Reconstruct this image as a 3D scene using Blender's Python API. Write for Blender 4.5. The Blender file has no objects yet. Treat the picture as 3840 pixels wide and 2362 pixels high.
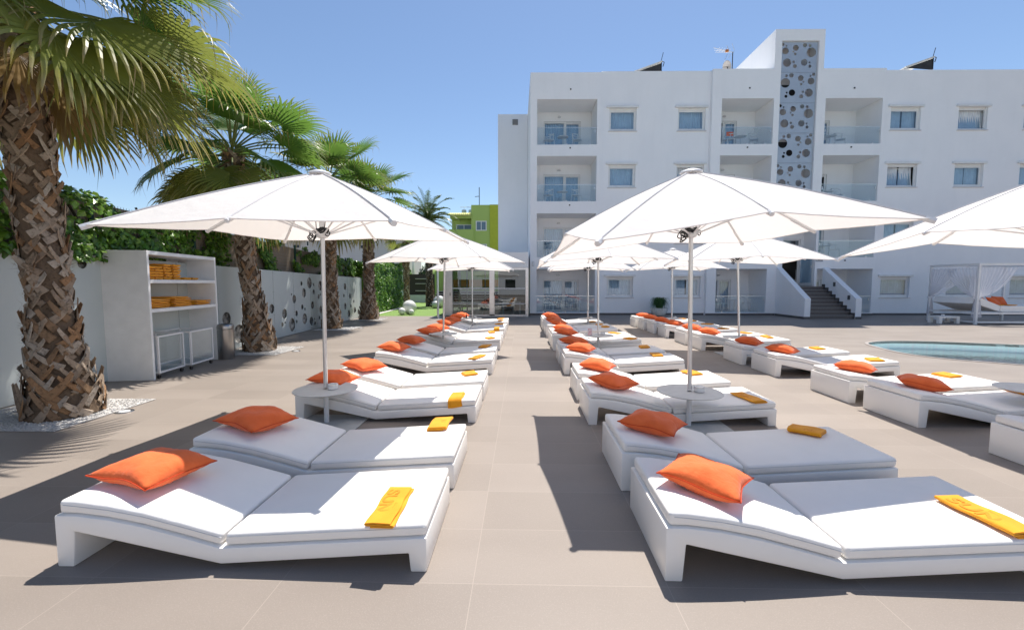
import bpy, bmesh, math, random
from math import sin, cos, pi, radians, sqrt
from mathutils import Vector, Matrix, noise
random.seed(7)
S = bpy.context.scene
COL = S.collection
# ------------------------------------------------------------ camera
cam_d = bpy.data.cameras.new('camera'); cam = bpy.data.objects.new('camera', cam_d); COL.objects.link(cam)
S.camera = cam
cam.location = (0, 0, 1.6); cam.rotation_euler = (pi/2-.0731, 0, .0245)
cam_d.sensor_width = 36; cam_d.lens = 36*1625/3840; cam_d.clip_start = .05; cam_d.clip_end = 2000
# ------------------------------------------------------------ world, sun, exposure
SUN = Vector((.14, .45, 1)).normalized()
w = bpy.data.worlds.new('World'); S.world = w; w.use_nodes = True
nt = w.node_tree; nt.nodes.clear()
sky = nt.nodes.new('ShaderNodeTexSky'); sky.sky_type = 'NISHITA'; sky.sun_disc = False
sky.sun_elevation = math.asin(SUN.z); sky.sun_rotation = math.atan2(SUN.x, SUN.y)
sky.air_density = 1.0; sky.dust_density = .25; sky.ozone_density = 3.0; sky.altitude = 0
bg = nt.nodes.new('ShaderNodeBackground'); bg.inputs[1].default_value = .102
wo = nt.nodes.new('ShaderNodeOutputWorld')
nt.links.new(sky.outputs[0], bg.inputs[0]); nt.links.new(bg.outputs[0], wo.inputs[0])
sd = bpy.data.lights.new('sun', 'SUN'); sd.energy = 5.0; sd.angle = radians(.5); sd.color = (1, .945, .865)
so = bpy.data.objects.new('sun', sd); COL.objects.link(so)
so.rotation_euler = SUN.to_track_quat('Z', 'Y').to_euler()
S.view_settings.view_transform = 'Standard'; S.view_settings.look = 'None'
S.view_settings.exposure = .5; S.view_settings.gamma = 1
S.render.engine = 'CYCLES'
# ------------------------------------------------------------ materials
def nodes(name):
    m = bpy.data.materials.new(name); m.use_nodes = True
    t = m.node_tree; return m, t, t.nodes['Principled BSDF'], t.nodes, t.links
def mix(t, a, b, fac):
    n = t.nodes.new('ShaderNodeMix'); n.data_type = 'RGBA'
    for i, v in ((6, a), (7, b)):
        if hasattr(v, 'links'): t.links.new(v, n.inputs[i])
        else: n.inputs[i].default_value = (*v, 1)
    if hasattr(fac, 'links'): t.links.new(fac, n.inputs[0])
    else: n.inputs[0].default_value = fac
    return n.outputs[2]
def tex(t, kind='Noise', scale=5, detail=4, coord='Object', **kw):
    tc = t.nodes.new('ShaderNodeTexCoord'); n = t.nodes.new('ShaderNodeTex'+kind)
    n.inputs['Scale'].default_value = scale
    if 'Detail' in n.inputs: n.inputs['Detail'].default_value = detail
    for k, v in kw.items():
        if k == 'stretch':
            mp = t.nodes.new('ShaderNodeMapping'); mp.inputs['Scale'].default_value = v
            t.links.new(tc.outputs[coord], mp.inputs[0]); t.links.new(mp.outputs[0], n.inputs[0])
    if 'stretch' not in kw: t.links.new(tc.outputs[coord], n.inputs[0])
    return n
def ramp(t, src, a, b):
    r = t.nodes.new('ShaderNodeMapRange'); t.links.new(src, r.inputs[0])
    r.inputs[1].default_value = a; r.inputs[2].default_value = b
    return r.outputs[0]
def mth(t, op, a, b=0.):
    n = t.nodes.new('ShaderNodeMath'); n.operation = op
    for i, v in enumerate((a, b)):
        if hasattr(v, 'links'): t.links.new(v, n.inputs[i])
        else: n.inputs[i].default_value = v
    return n.outputs[0]
def bump(t, b, src, strength=.3, dist=.01):
    n = t.nodes.new('ShaderNodeBump'); n.inputs['Strength'].default_value = strength; n.inputs['Distance'].default_value = dist
    t.links.new(src, n.inputs['Height']); t.links.new(n.outputs[0], b.inputs['Normal'])
def pm(name, c1, c2=None, rough=.6, scale=5, metal=0, bmp=0, bscale=None, bdist=.01, spec=.5, stretch=None, lo=.35, hi=.65, coord='Object'):
    m, t, b, n, l = nodes(name)
    b.inputs['Roughness'].default_value = rough; b.inputs['Metallic'].default_value = metal
    b.inputs['Specular IOR Level'].default_value = spec
    kw = {'stretch': stretch} if stretch else {}
    if c2 is None: c2 = tuple(x*.93 for x in c1)
    tx = tex(t, 'Noise', scale, 5, coord, **kw)
    l.new(mix(t, c1, c2, ramp(t, tx.outputs[0], lo, hi)), b.inputs['Base Color'])
    if bmp:
        bt = tex(t, 'Noise', bscale or scale*8, 6, coord, **kw); bump(t, b, bt.outputs[0], bmp, bdist)
    return m
M = {}
M['plaster'] = pm('plaster', (.90, .90, .905), (.865, .87, .88), .85, .7, bmp=.25, bscale=60, bdist=.004, spec=.2)
def stain():
    m = M['plaster']; t = m.node_tree; b = t.nodes['Principled BSDF']; src = b.inputs['Base Color'].links[0].from_socket
    v = tex(t, 'Noise', 1.4, 6, stretch=(2.2, 2.2, .35)); v2 = tex(t, 'Noise', 9, 5)
    c = mix(t, src, (.76, .76, .755), mth(t, 'MULTIPLY', ramp(t, v.outputs[0], .5, .85), .22)); c = mix(t, c, (.80, .80, .79), mth(t, 'MULTIPLY', ramp(t, v2.outputs[0], .55, .8), .25))
    t.links.new(c, b.inputs['Base Color'])
stain()
M['plaster_warm'] = pm('plaster_warm', (.74, .72, .70), (.70, .68, .66), .9, .4, spec=.2)
M['lounger'] = pm('lounger_shell', (.90, .87, .83), (.88, .85, .81), .28, 3, bmp=.02, bscale=90, spec=.4)
M['cushion'] = pm('cushion_vinyl', (.90, .875, .84), (.875, .85, .815), .45, 4, bmp=.28, bscale=9, bdist=.02, spec=.35)
M['piping'] = pm('cushion_piping', (.62, .62, .62), rough=.5)
M['wmetal'] = pm('white_metal', (.80, .80, .80), rough=.35, spec=.5)
M['frame'] = pm('window_frame', (.80, .80, .79), rough=.3, spec=.5)
M['alu'] = pm('aluminium', (.72, .72, .72), (.66, .66, .66), .32, 8, metal=.85)
M['steel'] = pm('brushed_steel', (.45, .43, .42), (.36, .35, .34), .28, 6, metal=1, stretch=(1, 1, .03))
M['dark'] = pm('black_plastic', (.02, .02, .022), rough=.45)
M['shade'] = pm('dark_interior', (.05, .05, .052), (.035, .035, .038), rough=.9)
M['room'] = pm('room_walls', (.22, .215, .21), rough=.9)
M['table'] = pm('table_top', (.62, .615, .60), (.58, .575, .56), .5, 12)
M['ceramic'] = pm('ceramic', (.74, .75, .75), rough=.2)
M['base'] = pm('base_plate', (.55, .55, .53), (.50, .50, .48), .6, 9)
M['skirt'] = pm('skirting', (.10, .092, .088), rough=.5)
M['step'] = pm('step_tile', (.135, .115, .105), (.11, .095, .088), .55, 14, bmp=.1, bscale=80)
M['gravel'] = None
M['wallpanel'] = pm('wall_panel', (.58, .63, .625), (.52, .57, .565), .38, .8, spec=.45, stretch=(1, .6, .15))
M['screw'] = pm('screws', (.2, .2, .2), rough=.4, metal=.7)
M['cabinet'] = pm('cabinet_white', (.86, .86, .85), rough=.4)
M['green_l'] = pm('lime_render', (.42, .56, .16), (.39, .53, .15), .85, .4)
M['green_y'] = pm('yellow_green_render', (.46, .52, .05), rough=.85)
M['rooftile'] = pm('pale_roof_tiles', (.66, .66, .25), (.58, .58, .2), .7, 4)
M['farwhite'] = pm('far_white_render', (.72, .70, .68), (.66, .645, .63), .9, .2)
M['lowwall'] = pm('garden_wall', (.60, .66, .64), rough=.8)
M['screen'] = pm('dark_screen', (.035, .03, .028), (.05, .045, .04), .8, 20)
M['sphere'] = pm('lamp_ball', (.80, .80, .79), rough=.35)
M['curtain_w'] = pm('white_voile', (.72, .73, .78), rough=.9)
M['soil'] = pm('planter_soil', (.05, .035, .025), rough=1)
M['reed'] = pm('reed_screen', (.30, .235, .18), (.22, .165, .12), .9, 30, stretch=(1, 12, 1), bmp=.4, bscale=50)
M['greenpost'] = pm('dark_green_post', (.01, .06, .045), rough=.5)
M['soiledge'] = pm('soil_edge', (.16, .12, .09), rough=1)
def orange(name, c1, c2, bs=55):
    m, t, b, n, l = nodes(name)
    b.inputs['Roughness'].default_value = .85; b.inputs['Specular IOR Level'].default_value = .15
    tx = tex(t, 'Noise', 9, 4); l.new(mix(t, c1, c2, ramp(t, tx.outputs[0], .35, .65)), b.inputs['Base Color'])
    if 'Sheen Weight' in b.inputs: b.inputs['Sheen Weight'].default_value = .15
    bt = tex(t, 'Noise', bs, 5); bump(t, b, bt.outputs[0], .55 if bs < 20 else .3, .022 if bs < 20 else .006); return m
M['pillow'] = orange('pillow_cotton', (.83, .165, .048), (.77, .14, .038), 12)
M['seam'] = orange('pillow_seam', (.62, .07, .015), (.55, .06, .015))
M['towel'] = orange('towel_terry', (.84, .36, .022), (.77, .31, .018), 260)
M['towel_edge'] = orange('towel_hem', (.86, .45, .10), (.80, .40, .08), 200)
M['letter'] = orange('towel_lettering', (.74, .27, .014), (.68, .24, .012), 200)
def canvas():
    m, t, b, n, l = nodes('canopy_canvas')
    b.inputs['Base Color'].default_value = (.87, .86, .85, 1); b.inputs['Roughness'].default_value = .9
    b.inputs['Specular IOR Level'].default_value = .1
    tr = n.new('ShaderNodeBsdfTranslucent'); tr.inputs[0].default_value = (.85, .80, .76, 1)
    mx = n.new('ShaderNodeMixShader'); mx.inputs[0].default_value = .38
    l.new(b.outputs[0], mx.inputs[1]); l.new(tr.outputs[0], mx.inputs[2]); l.new(mx.outputs[0], n['Material Output'].inputs[0])
    w_ = tex(t, 'Noise', 7, 4); bump(t, b, w_.outputs[0], .25, .04); return m
M['canvas'] = canvas(); M['pocket'] = pm('canopy_seam', (.66, .65, .66), rough=.9)
def leafmat(name, tw=.4, rough=.36, attr='col'):
    m, t, b, n, l = nodes(name)
    a = n.new('ShaderNodeAttribute'); a.attribute_name = attr
    l.new(a.outputs['Color'], b.inputs['Base Color']); b.inputs['Roughness'].default_value = rough
    b.inputs['Specular IOR Level'].default_value = .5
    tr = n.new('ShaderNodeBsdfTranslucent')
    g = n.new('ShaderNodeGamma'); g.inputs[1].default_value = .8; l.new(a.outputs['Color'], g.inputs[0]); l.new(g.outputs[0], tr.inputs[0])
    mx = n.new('ShaderNodeMixShader'); mx.inputs[0].default_value = tw
    l.new(b.outputs[0], mx.inputs[1]); l.new(tr.outputs[0], mx.inputs[2]); l.new(mx.outputs[0], n['Material Output'].inputs[0])
    return m
M['leaf'] = leafmat('palm_leaf'); M['ivy'] = leafmat('ivy_leaf', .25, .32)
def vmat(name, rough=.85, bs=30, bst=.5):
    m, t, b, n, l = nodes(name)
    a = n.new('ShaderNodeAttribute'); a.attribute_name = 'col'
    tx = tex(t, 'Noise', bs, 5)
    l.new(mix(t, a.outputs['Color'], (.03, .02, .012), ramp(t, tx.outputs[0], .52, .9)), b.inputs['Base Color'])
    b.inputs['Roughness'].default_value = rough; b.inputs['Specular IOR Level'].default_value = .2
    bump(t, b, tx.outputs[0], bst, .02); return m
M['bark'] = vmat('palm_bark')
def glass(name, tint, refl=.06, rough=0.):
    m, t, b, n, l = nodes(name); n.remove(b)
    tr = n.new('ShaderNodeBsdfTransparent'); tr.inputs[0].default_value = (*tint, 1)
    gl = n.new('ShaderNodeBsdfGlossy'); gl.inputs['Roughness'].default_value = rough; gl.inputs[0].default_value = (.9, .95, 1, 1)
    lw = n.new('ShaderNodeLayerWeight'); lw.inputs[0].default_value = .5
    f = mth(t, 'ADD', mth(t, 'MULTIPLY', mth(t, 'POWER', lw.outputs['Facing'], 4.), .9), refl)
    mx = n.new('ShaderNodeMixShader'); l.new(f, mx.inputs[0]); l.new(tr.outputs[0], mx.inputs[1]); l.new(gl.outputs[0], mx.inputs[2])
    l.new(mx.outputs[0], n['Material Output'].inputs[0]); return m
M['pane'] = glass('window_pane', (.66, .78, .86), .13)
M['cartglass'] = glass('cart_glass', (.96, .975, .975), .02)
M['rail'] = glass('rail_glass', (.93, .96, .965), .035)
M['pav'] = glass('pavilion_glass', (.32, .39, .37), .12)
def voile():
    m, t, b, n, l = nodes('cabana_voile')
    b.inputs['Base Color'].default_value = (.78, .79, .84, 1); b.inputs['Roughness'].default_value = .9
    tr = n.new('ShaderNodeBsdfTransparent'); mx = n.new('ShaderNodeMixShader'); mx.inputs[0].default_value = .62
    l.new(tr.outputs[0], mx.inputs[1]); l.new(b.outputs[0], mx.inputs[2]); l.new(mx.outputs[0], n['Material Output'].inputs[0]); return m
M['voile'] = voile()
M['curtain'] = pm('room_curtain', (.78, .81, .84), (.66, .69, .73), .9, 3)
def deckmat():
    m, t, b, n, l = nodes('deck_tiles')
    tc = n.new('ShaderNodeTexCoord'); sp = n.new('ShaderNodeSeparateXYZ'); l.new(tc.outputs['Object'], sp.inputs[0])
    def cell(o, off, wd):
        v = mth(t, 'DIVIDE', mth(t, 'SUBTRACT', o, off), wd); fr = mth(t, 'FRACT', v); fl = mth(t, 'FLOOR', v)
        e = mth(t, 'MINIMUM', fr, mth(t, 'SUBTRACT', 1., fr)); return mth(t, 'LESS_THAN', mth(t, 'MULTIPLY', e, wd), .0022), fl
    jx, fx = cell(sp.outputs[0], -.263, 1.035); jy, fy = cell(sp.outputs[1], 2.2-5.15*10, .515)
    joint = mth(t, 'MAXIMUM', jx, jy)
    cb = n.new('ShaderNodeCombineXYZ'); l.new(fx, cb.inputs[0]); l.new(fy, cb.inputs[1])
    wn = n.new('ShaderNodeTexWhiteNoise'); l.new(cb.outputs[0], wn.inputs[0])
    tone = mix(t, (.288, .246, .214), (.242, .206, .178), wn.outputs[0])
    big = tex(t, 'Noise', 1.3, 6, stretch=(.5, 1.4, 1)); tone = mix(t, tone, (.215, .182, .158), mth(t, 'MULTIPLY', ramp(t, big.outputs[0], .42, .75), .55))
    fine = tex(t, 'Noise', 140, 3); tone = mix(t, tone, (.33, .285, .25), mth(t, 'MULTIPLY', ramp(t, fine.outputs[0], .52, .75), .5))
    spk = tex(t, 'Noise', 420, 2); tone = mix(t, tone, (.14, .115, .1), mth(t, 'MULTIPLY', ramp(t, spk.outputs[0], .6, .75), .45))
    st = tex(t, 'Noise', .45, 4); tone = mix(t, tone, (.31, .27, .24), mth(t, 'MULTIPLY', ramp(t, st.outputs[0], .5, .8), .45))
    l.new(mix(t, tone, (.36, .31, .265), mth(t, 'MULTIPLY', joint, .6)), b.inputs['Base Color'])
    b.inputs['Roughness'].default_value = .52; b.inputs['Specular IOR Level'].default_value = .35
    bump(t, b, fine.outputs[0], .15, .003); return m
M['deck'] = deckmat()
def gravelmat():
    m, t, b, n, l = nodes('white_gravel'); v = tex(t, 'Voronoi', 45)
    l.new(mix(t, (.90, .89, .87), (.72, .70, .68), ramp(t, v.outputs['Distance'], .25, .7)), b.inputs['Base Color'])
    bump(t, b, v.outputs['Distance'], 1, .02); b.inputs['Roughness'].default_value = .8; return m
M['gravel'] = gravelmat()
def rockmat():
    m, t, b, n, l = nodes('rock_face'); v = tex(t, 'Noise', 7, 10); v2 = tex(t, 'Voronoi', 9)
    c = mix(t, (.09, .085, .075), (.50, .48, .44), ramp(t, v.outputs[0], .35, .62))
    l.new(c, b.inputs['Base Color'])
    bump(t, b, v.outputs[0], 1, .12); b.inputs['Roughness'].default_value = .9; return m
M['rock'] = rockmat()
def grassmat():
    m, t, b, n, l = nodes('lawn'); v = tex(t, 'Noise', 120, 3); v2 = tex(t, 'Noise', 1.2, 4)
    c = mix(t, (.11, .21, .03), (.20, .33, .06), ramp(t, v.outputs[0], .35, .65))
    l.new(mix(t, c, (.16, .25, .06), mth(t, 'MULTIPLY', ramp(t, v2.outputs[0], .4, .7), .5)), b.inputs['Base Color'])
    bump(t, b, v.outputs[0], .8, .02); b.inputs['Roughness'].default_value = .8; return m
M['lawn'] = grassmat()
def watermat():
    m, t, b, n, l = nodes('pool_water'); n.remove(b)
    tr = n.new('ShaderNodeBsdfTransparent'); tr.inputs[0].default_value = (.86, .985, .99, 1)
    gl = n.new('ShaderNodeBsdfGlossy'); gl.inputs['Roughness'].default_value = .02
    wv = tex(t, 'Noise', 5, 3); bp = n.new('ShaderNodeBump'); bp.inputs['Strength'].default_value = .25; bp.inputs['Distance'].default_value = .03
    l.new(wv.outputs[0], bp.inputs['Height']); l.new(bp.outputs[0], gl.inputs['Normal'])
    fr = n.new('ShaderNodeFresnel'); fr.inputs[0].default_value = 1.07; l.new(bp.outputs[0], fr.inputs['Normal'])
    mx = n.new('ShaderNodeMixShader'); l.new(fr.outputs[0], mx.inputs[0]); l.new(tr.outputs[0], mx.inputs[1]); l.new(gl.outputs[0], mx.inputs[2])
    l.new(mx.outputs[0], n['Material Output'].inputs[0]); return m
M['water'] = watermat()
def mosaic(name, c1, c2):
    m, t, b, n, l = nodes(name); tx = tex(t, 'Brick', 1)
    tx.inputs['Scale'].default_value = 1; tx.offset = 0
    tx.inputs['Brick Width'].default_value = .05; tx.inputs['Row Height'].default_value = .05; tx.inputs['Mortar Size'].default_value = .003
    tx.inputs['Color1'].default_value = (*c1, 1); tx.inputs['Color2'].default_value = (*c2, 1); tx.inputs['Mortar'].default_value = (.75, .78, .76, 1)
    l.new(tx.outputs[0], b.inputs['Base Color']); b.inputs['Roughness'].default_value = .3; return m
M['poolwall'] = mosaic('pool_mosaic', (.74, .84, .80), (.68, .80, .77)); M['poolfloor'] = mosaic('pool_floor', (.52, .92, .94), (.46, .88, .92))
M['poolbench'] = mosaic('pool_bench', (.78, .93, .92), (.72, .90, .90))

# ------------------------------------------------------------ helpers
def V(*a): return Vector(a)
class MB:
    """collects faces for one mesh"""
    def __init__(s): s.v = []; s.f = []; s.c = []; s.mi = []
    def add(s, vs, fs, col=None, mi=0):
        o = len(s.v); s.v += [tuple(p) for p in vs]; s.f += [tuple(i+o for i in f) for f in fs]
        s.mi += [mi]*len(fs)
        if col is not None:
            s.c += (col if isinstance(col, list) else [col]*len(vs))
    def box(s, x0, y0, z0, x1, y1, z1, mi=0, mat=None):
        vs = [V(x, y, z) for z in (z0, z1) for y in (y0, y1) for x in (x0, x1)]
        if mat: vs = [mat @ p for p in vs]
        s.add(vs, [(0, 2, 3, 1), (4, 5, 7, 6), (0, 1, 5, 4), (2, 6, 7, 3), (0, 4, 6, 2), (1, 3, 7, 5)], mi=mi)
    def tube(s, pts, r, n=8, mi=0, cap=True, col=None):
        pts = [V(*p) for p in pts]; rs = r if isinstance(r, (list, tuple)) else [r]*len(pts)
        vs = []
        for i, p in enumerate(pts):
            d = (pts[min(i+1, len(pts)-1)]-pts[max(i-1, 0)]).normalized()
            a = d.cross(V(0, 0, 1) if abs(d.z) < .9 else V(1, 0, 0)).normalized(); b = d.cross(a)
            for k in range(n):
                t = 2*pi*k/n; vs.append(p+(a*cos(t)+b*sin(t))*rs[i])
        fs = [(i*n+k, i*n+(k+1) % n, (i+1)*n+(k+1) % n, (i+1)*n+k) for i in range(len(pts)-1) for k in range(n)]
        if cap: fs += [tuple(range(n)), tuple((len(pts)-1)*n+k for k in reversed(range(n)))]
        s.add(vs, fs, col, mi)
    def lathe(s, prof, c=(0, 0, 0), n=24, mi=0):
        vs = [(c[0]+r*cos(2*pi*k/n), c[1]+r*sin(2*pi*k/n), c[2]+z) for r, z in prof for k in range(n)]
        fs = [(i*n+k, i*n+(k+1) % n, (i+1)*n+(k+1) % n, (i+1)*n+k) for i in range(len(prof)-1) for k in range(n)]
        s.add(vs, fs, mi=mi)
    def grid(s, P, mi=0, col=None):
        ny = len(P); nx = len(P[0]); vs = [p for row in P for p in row]
        s.add(vs, [(j*nx+i, j*nx+i+1, (j+1)*nx+i+1, (j+1)*nx+i) for j in range(ny-1) for i in range(nx-1)], col, mi)
    def ext(s, prof, y0, y1, mi=0):
        """extrude an x-z outline along y"""
        n = len(prof); vs = [(x, y0, z) for x, z in prof]+[(x, y1, z) for x, z in prof]
        s.add(vs, [tuple(range(n)), tuple(reversed(range(n, 2*n)))]+[(i, i+n, (i+1) % n+n, (i+1) % n) for i in range(n)], mi=mi)
    def mesh(s, name, mats, smooth=False, bevel=0, seg=2, fix=True, weld=False, ang=35):
        me = bpy.data.meshes.new(name); me.from_pydata(s.v, [], s.f); me.update()
        for m in (mats if isinstance(mats, (list, tuple)) else [mats]): me.materials.append(m)
        if len(s.mi) == len(me.polygons): me.polygons.foreach_set('material_index', s.mi)
        if s.c:
            ca = me.color_attributes.new('col', 'FLOAT_COLOR', 'POINT')
            fl = []
            for c in s.c: fl += [c[0], c[1], c[2], 1]
            ca.data.foreach_set('color', fl)
        if bevel or fix or weld:
            bm = bmesh.new(); bm.from_mesh(me)
            if weld: bmesh.ops.remove_doubles(bm, verts=bm.verts, dist=.0003)
            if fix: bmesh.ops.recalc_face_normals(bm, faces=bm.faces)
            if bevel:
                es = [e for e in bm.edges if len(e.link_faces) == 2 and e.calc_face_angle(0) > radians(ang)]
                bmesh.ops.bevel(bm, geom=es, offset=bevel, segments=seg, profile=.5, affect='EDGES', clamp_overlap=True)
            bm.to_mesh(me); bm.free()
        if smooth:
            me.polygons.foreach_set('use_smooth', [True]*len(me.polygons))
            if smooth == 'auto' or bevel: me.set_sharp_from_angle(angle=radians(40))
        me.update(); return me
    def build(s, name, mats, parent=None, **kw):
        return ob(name, s.mesh(name, mats, **kw), parent)
def ob(name, me, parent=None, loc=None, rz=None, mat=None):
    o = bpy.data.objects.new(name, me); COL.objects.link(o)
    if parent: o.parent = parent
    if loc is not None: o.location = loc
    if rz is not None: o.rotation_euler = (0, 0, rz)
    if mat is not None: o.data.materials.clear(); o.data.materials.append(mat)
    return o
def tag(o, label, cat, group=None, kind=None):
    if label: o['label'] = label
    if cat: o['category'] = cat
    if group: o['group'] = group
    if kind: o['kind'] = kind
    return o
def thing(name, loc, rz, label, cat, group=None):
    o = bpy.data.objects.new(name, None); COL.objects.link(o); o.location = loc; o.rotation_euler = (0, 0, rz)
    o.empty_display_size = .2
    return tag(o, label, cat, group)
def tree_copy(o, parent=None):
    c = o.copy(); COL.objects.link(c)
    if parent: c.parent = parent
    for ch in KIDS.get(o.name, []): tree_copy(ch, c)
    return c
KIDS = {}
def kids(root):
    KIDS[root.name] = list(root.children)
    for c in root.children: kids(c)
def dup(root, loc, rz, label, group=None):
    if root.name not in KIDS: bpy.context.view_layer.update(); kids(root)
    c = tree_copy(root); c.location = loc; c.rotation_euler = (0, 0, rz); c['label'] = label
    if group: c['group'] = group
    return c
def struct(o): o['kind'] = 'structure'; return o
def plate_holes(name, outline, holes, thick, mats, seg=24):
    """flat plate in its own x-y plane with round holes, given thickness"""
    cu = bpy.data.curves.new(name, 'CURVE'); cu.dimensions = '2D'; cu.fill_mode = 'BOTH'; cu.extrude = thick/2
    def sp(pts):
        s = cu.splines.new('POLY'); s.points.add(len(pts)-1); s.use_cyclic_u = True
        for i, p in enumerate(pts): s.points[i].co = (p[0], p[1], 0, 1)
    sp(outline)
    for h in holes:
        if len(h) == 3: sp([(h[0]+h[2]*cos(2*pi*k/seg), h[1]+h[2]*sin(2*pi*k/seg)) for k in range(seg)])
        else: sp(h)
    o = bpy.data.objects.new(name, cu); COL.objects.link(o); bpy.context.view_layer.update()
    me = bpy.data.meshes.new_from_object(o.evaluated_get(bpy.context.evaluated_depsgraph_get()))
    bpy.data.objects.remove(o); me.name = name; me.materials.clear()
    for m in mats: me.materials.append(m)
    return me
def text_mesh(name, body, size, ext, mat, bold=0):
    cu = bpy.data.curves.new(name, 'FONT'); cu.body = body; cu.size = size; cu.extrude = ext; cu.offset = bold
    cu.align_x = 'CENTER'; cu.align_y = 'CENTER'
    o = bpy.data.objects.new(name, cu); COL.objects.link(o); bpy.context.view_layer.update()
    me = bpy.data.meshes.new_from_object(o.evaluated_get(bpy.context.evaluated_depsgraph_get()))
    bpy.data.objects.remove(o); me.name = name; me.materials.clear(); me.materials.append(mat); return me

# ------------------------------------------------------------ ground, deck, pool, lawn
pool_pts = [(8.88, 10.91), (9.16, 11.63), (9.62, 11.98), (10.2, 12.16), (11.13, 12.1), (12.17, 11.75), (13.4, 11.3), (14.8, 10.9), (16.2, 10.3), (17.2, 9.2), (17.4, 7.8), (16.4, 6.6), (14.8, 6.2), (13.2, 6.3), (11.8, 6.9), (10.6, 7.9), (9.7, 8.75), (9.0, 9.3), (8.74, 10.0)]
def smooth_loop(P, k=5):
    out = []; n = len(P)
    for i in range(n):
        a, b, c, d = (Vector(P[(i+j-1) % n]) for j in range(4))
        for q in range(k):
            t = q/k; out.append(tuple(.5*((2*b)+(-a+c)*t+(2*a-5*b+4*c-d)*t*t+(-a+3*b-3*c+d)*t**3)))
    return out
PL = smooth_loop(pool_pts)
gm = MB(); gm.add([(-400, -120, -2.2), (400, -120, -2.2), (400, 600, -2.2), (-400, 600, -2.2)], [(0, 1, 2, 3)])
struct(gm.build('ground', M['soiledge'], fix=False))
me = plate_holes('pool_deck', [(-9.5, -12), (45, -12), (45, 40), (-3.6, 40), (-3.6, 21.0), (-9.5, 21.0)], [PL], .06, [M['deck']])
o = ob('pool_deck', me, loc=(0, 0, -.03)); struct(o)
def inset(P, d):
    n = len(P); out = []
    for i in range(n):
        a = Vector(P[i-1]); c = Vector(P[(i+1) % n]); t = (c-a).normalized(); nn = Vector((t.y, -t.x)); out.append((P[i][0]+nn.x*d, P[i][1]+nn.y*d))
    return out
area = sum(PL[i-1][0]*PL[i][1]-PL[i][0]*PL[i-1][1] for i in range(len(PL)))
sg = 1 if area < 0 else -1
In = inset(PL, sg*.45)
pb = MB(); n = len(PL)
def ringwall(P, Q, z0, z1, mi): pb.add([(x, y, z0) for x, y in P]+[(x, y, z1) for x, y in Q], [(i, (i+1) % n, (i+1) % n+n, i+n) for i in range(n)], mi=mi)
ringwall(PL, PL, -.003, -.27, 0); ringwall(PL, In, -.27, -.27, 2); ringwall(In, In, -.27, -.42, 1)
pb.add([(x, y, -.42) for x, y in In], [tuple(range(n))], mi=1)
struct(pb.build('pool_basin', [M['poolwall'], M['poolfloor'], M['poolbench']], fix=False))
wb = MB(); wb.add([(x, y, -.205) for x, y in inset(PL, sg*.004)], [tuple(range(n))]); struct(wb.build('pool_water', M['water'], fix=False))
kb = MB(); Q1 = inset(PL, -sg*.0); Q2 = inset(PL, -sg*.07)
kb.add([(x, y, .003) for x, y in Q1]+[(x, y, .003) for x, y in Q2]+[(x, y, .012) for x, y in Q1]+[(x, y, .012) for x, y in Q2],
       [(2*n+i, 2*n+(i+1) % n, 3*n+(i+1) % n, 3*n+i) for i in range(n)]+[(i, (i+1) % n, 2*n+(i+1) % n, 2*n+i) for i in range(n)]+[(n+i, n+(i+1) % n, 3*n+(i+1) % n, 3*n+i) for i in range(n)])
struct(kb.build('pool_edge', pm('pool_coping', (.40, .36, .33), rough=.5)))
lb = MB(); lb.box(-13, 21.0, -.3, -3.62, 60, -.005); struct(lb.build('lawn', M['lawn']))
far = MB(); far.box(-200, 60, -.5, 200, 500, -.06); struct(far.build('far_ground', M['soiledge']))
def gravel_sq(pts, label):
    b_ = MB(); n_ = len(pts); b_.add([(x, y, .004) for x, y in pts]+[(x, y, .012) for x, y in pts], [tuple(range(n_, 2*n_))]+[(i, (i+1) % n_, (i+1) % n_+n_, i+n_) for i in range(n_)])
    r_ = random.Random(hash(label) % 1000 if False else len(pts)*7+int(abs(pts[0][1])*10))
    x0 = min(p[0] for p in pts); x1 = max(p[0] for p in pts); y0 = min(p[1] for p in pts); y1 = max(p[1] for p in pts)
    for k in range(2600):
        x = r_.uniform(x0+.02, x1-.02); y = r_.uniform(y0+.02, y1-.02); s_ = r_.uniform(.009, .017); z = .012+r_.uniform(0, .006)
        ax, ay, az = s_, s_*r_.uniform(.6, 1), s_*r_.uniform(.5, .9)
        b_.add([(x+ax, y, z), (x, y+ay, z), (x-ax, y, z), (x, y-ay, z), (x, y, z+az)], [(0, 1, 4), (1, 2, 4), (2, 3, 4), (3, 0, 4)])
    tag(b_.build('gravel', M['gravel'], fix=False), label, 'gravel', kind='stuff')
gravel_sq([(-6.6, 4.45), (-5.05, 4.45), (-5.05, 5.75), (-6.6, 5.75)], 'white gravel square around the foot of the nearest palm')
gravel_sq([(-6.9, 9.4), (-5.5, 9.4), (-5.5, 10.7), (-6.9, 10.7)], 'white gravel square around the foot of the second palm')
gravel_sq([(-7.15, 14.4), (-5.9, 14.4), (-5.9, 15.7), (-7.15, 15.7)], 'white gravel square around the third palm by the wall')
gravel_sq([(-7.3, 18.4), (-6.1, 18.4), (-6.1, 19.5), (-7.3, 19.5)], 'white gravel square around the fourth palm by the lawn')
eb = MB(); eb.add([(-7.75, 21.05, .01), (-7.35, 21.05, .01), (-7.9, 30, .01), (-8.3, 30, .01)], [(0, 1, 2, 3)]); tag(eb.build('gravel_strip', M['gravel'], fix=False), 'white gravel strip between the ivy hedge and the lawn', 'gravel', kind='stuff')
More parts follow.
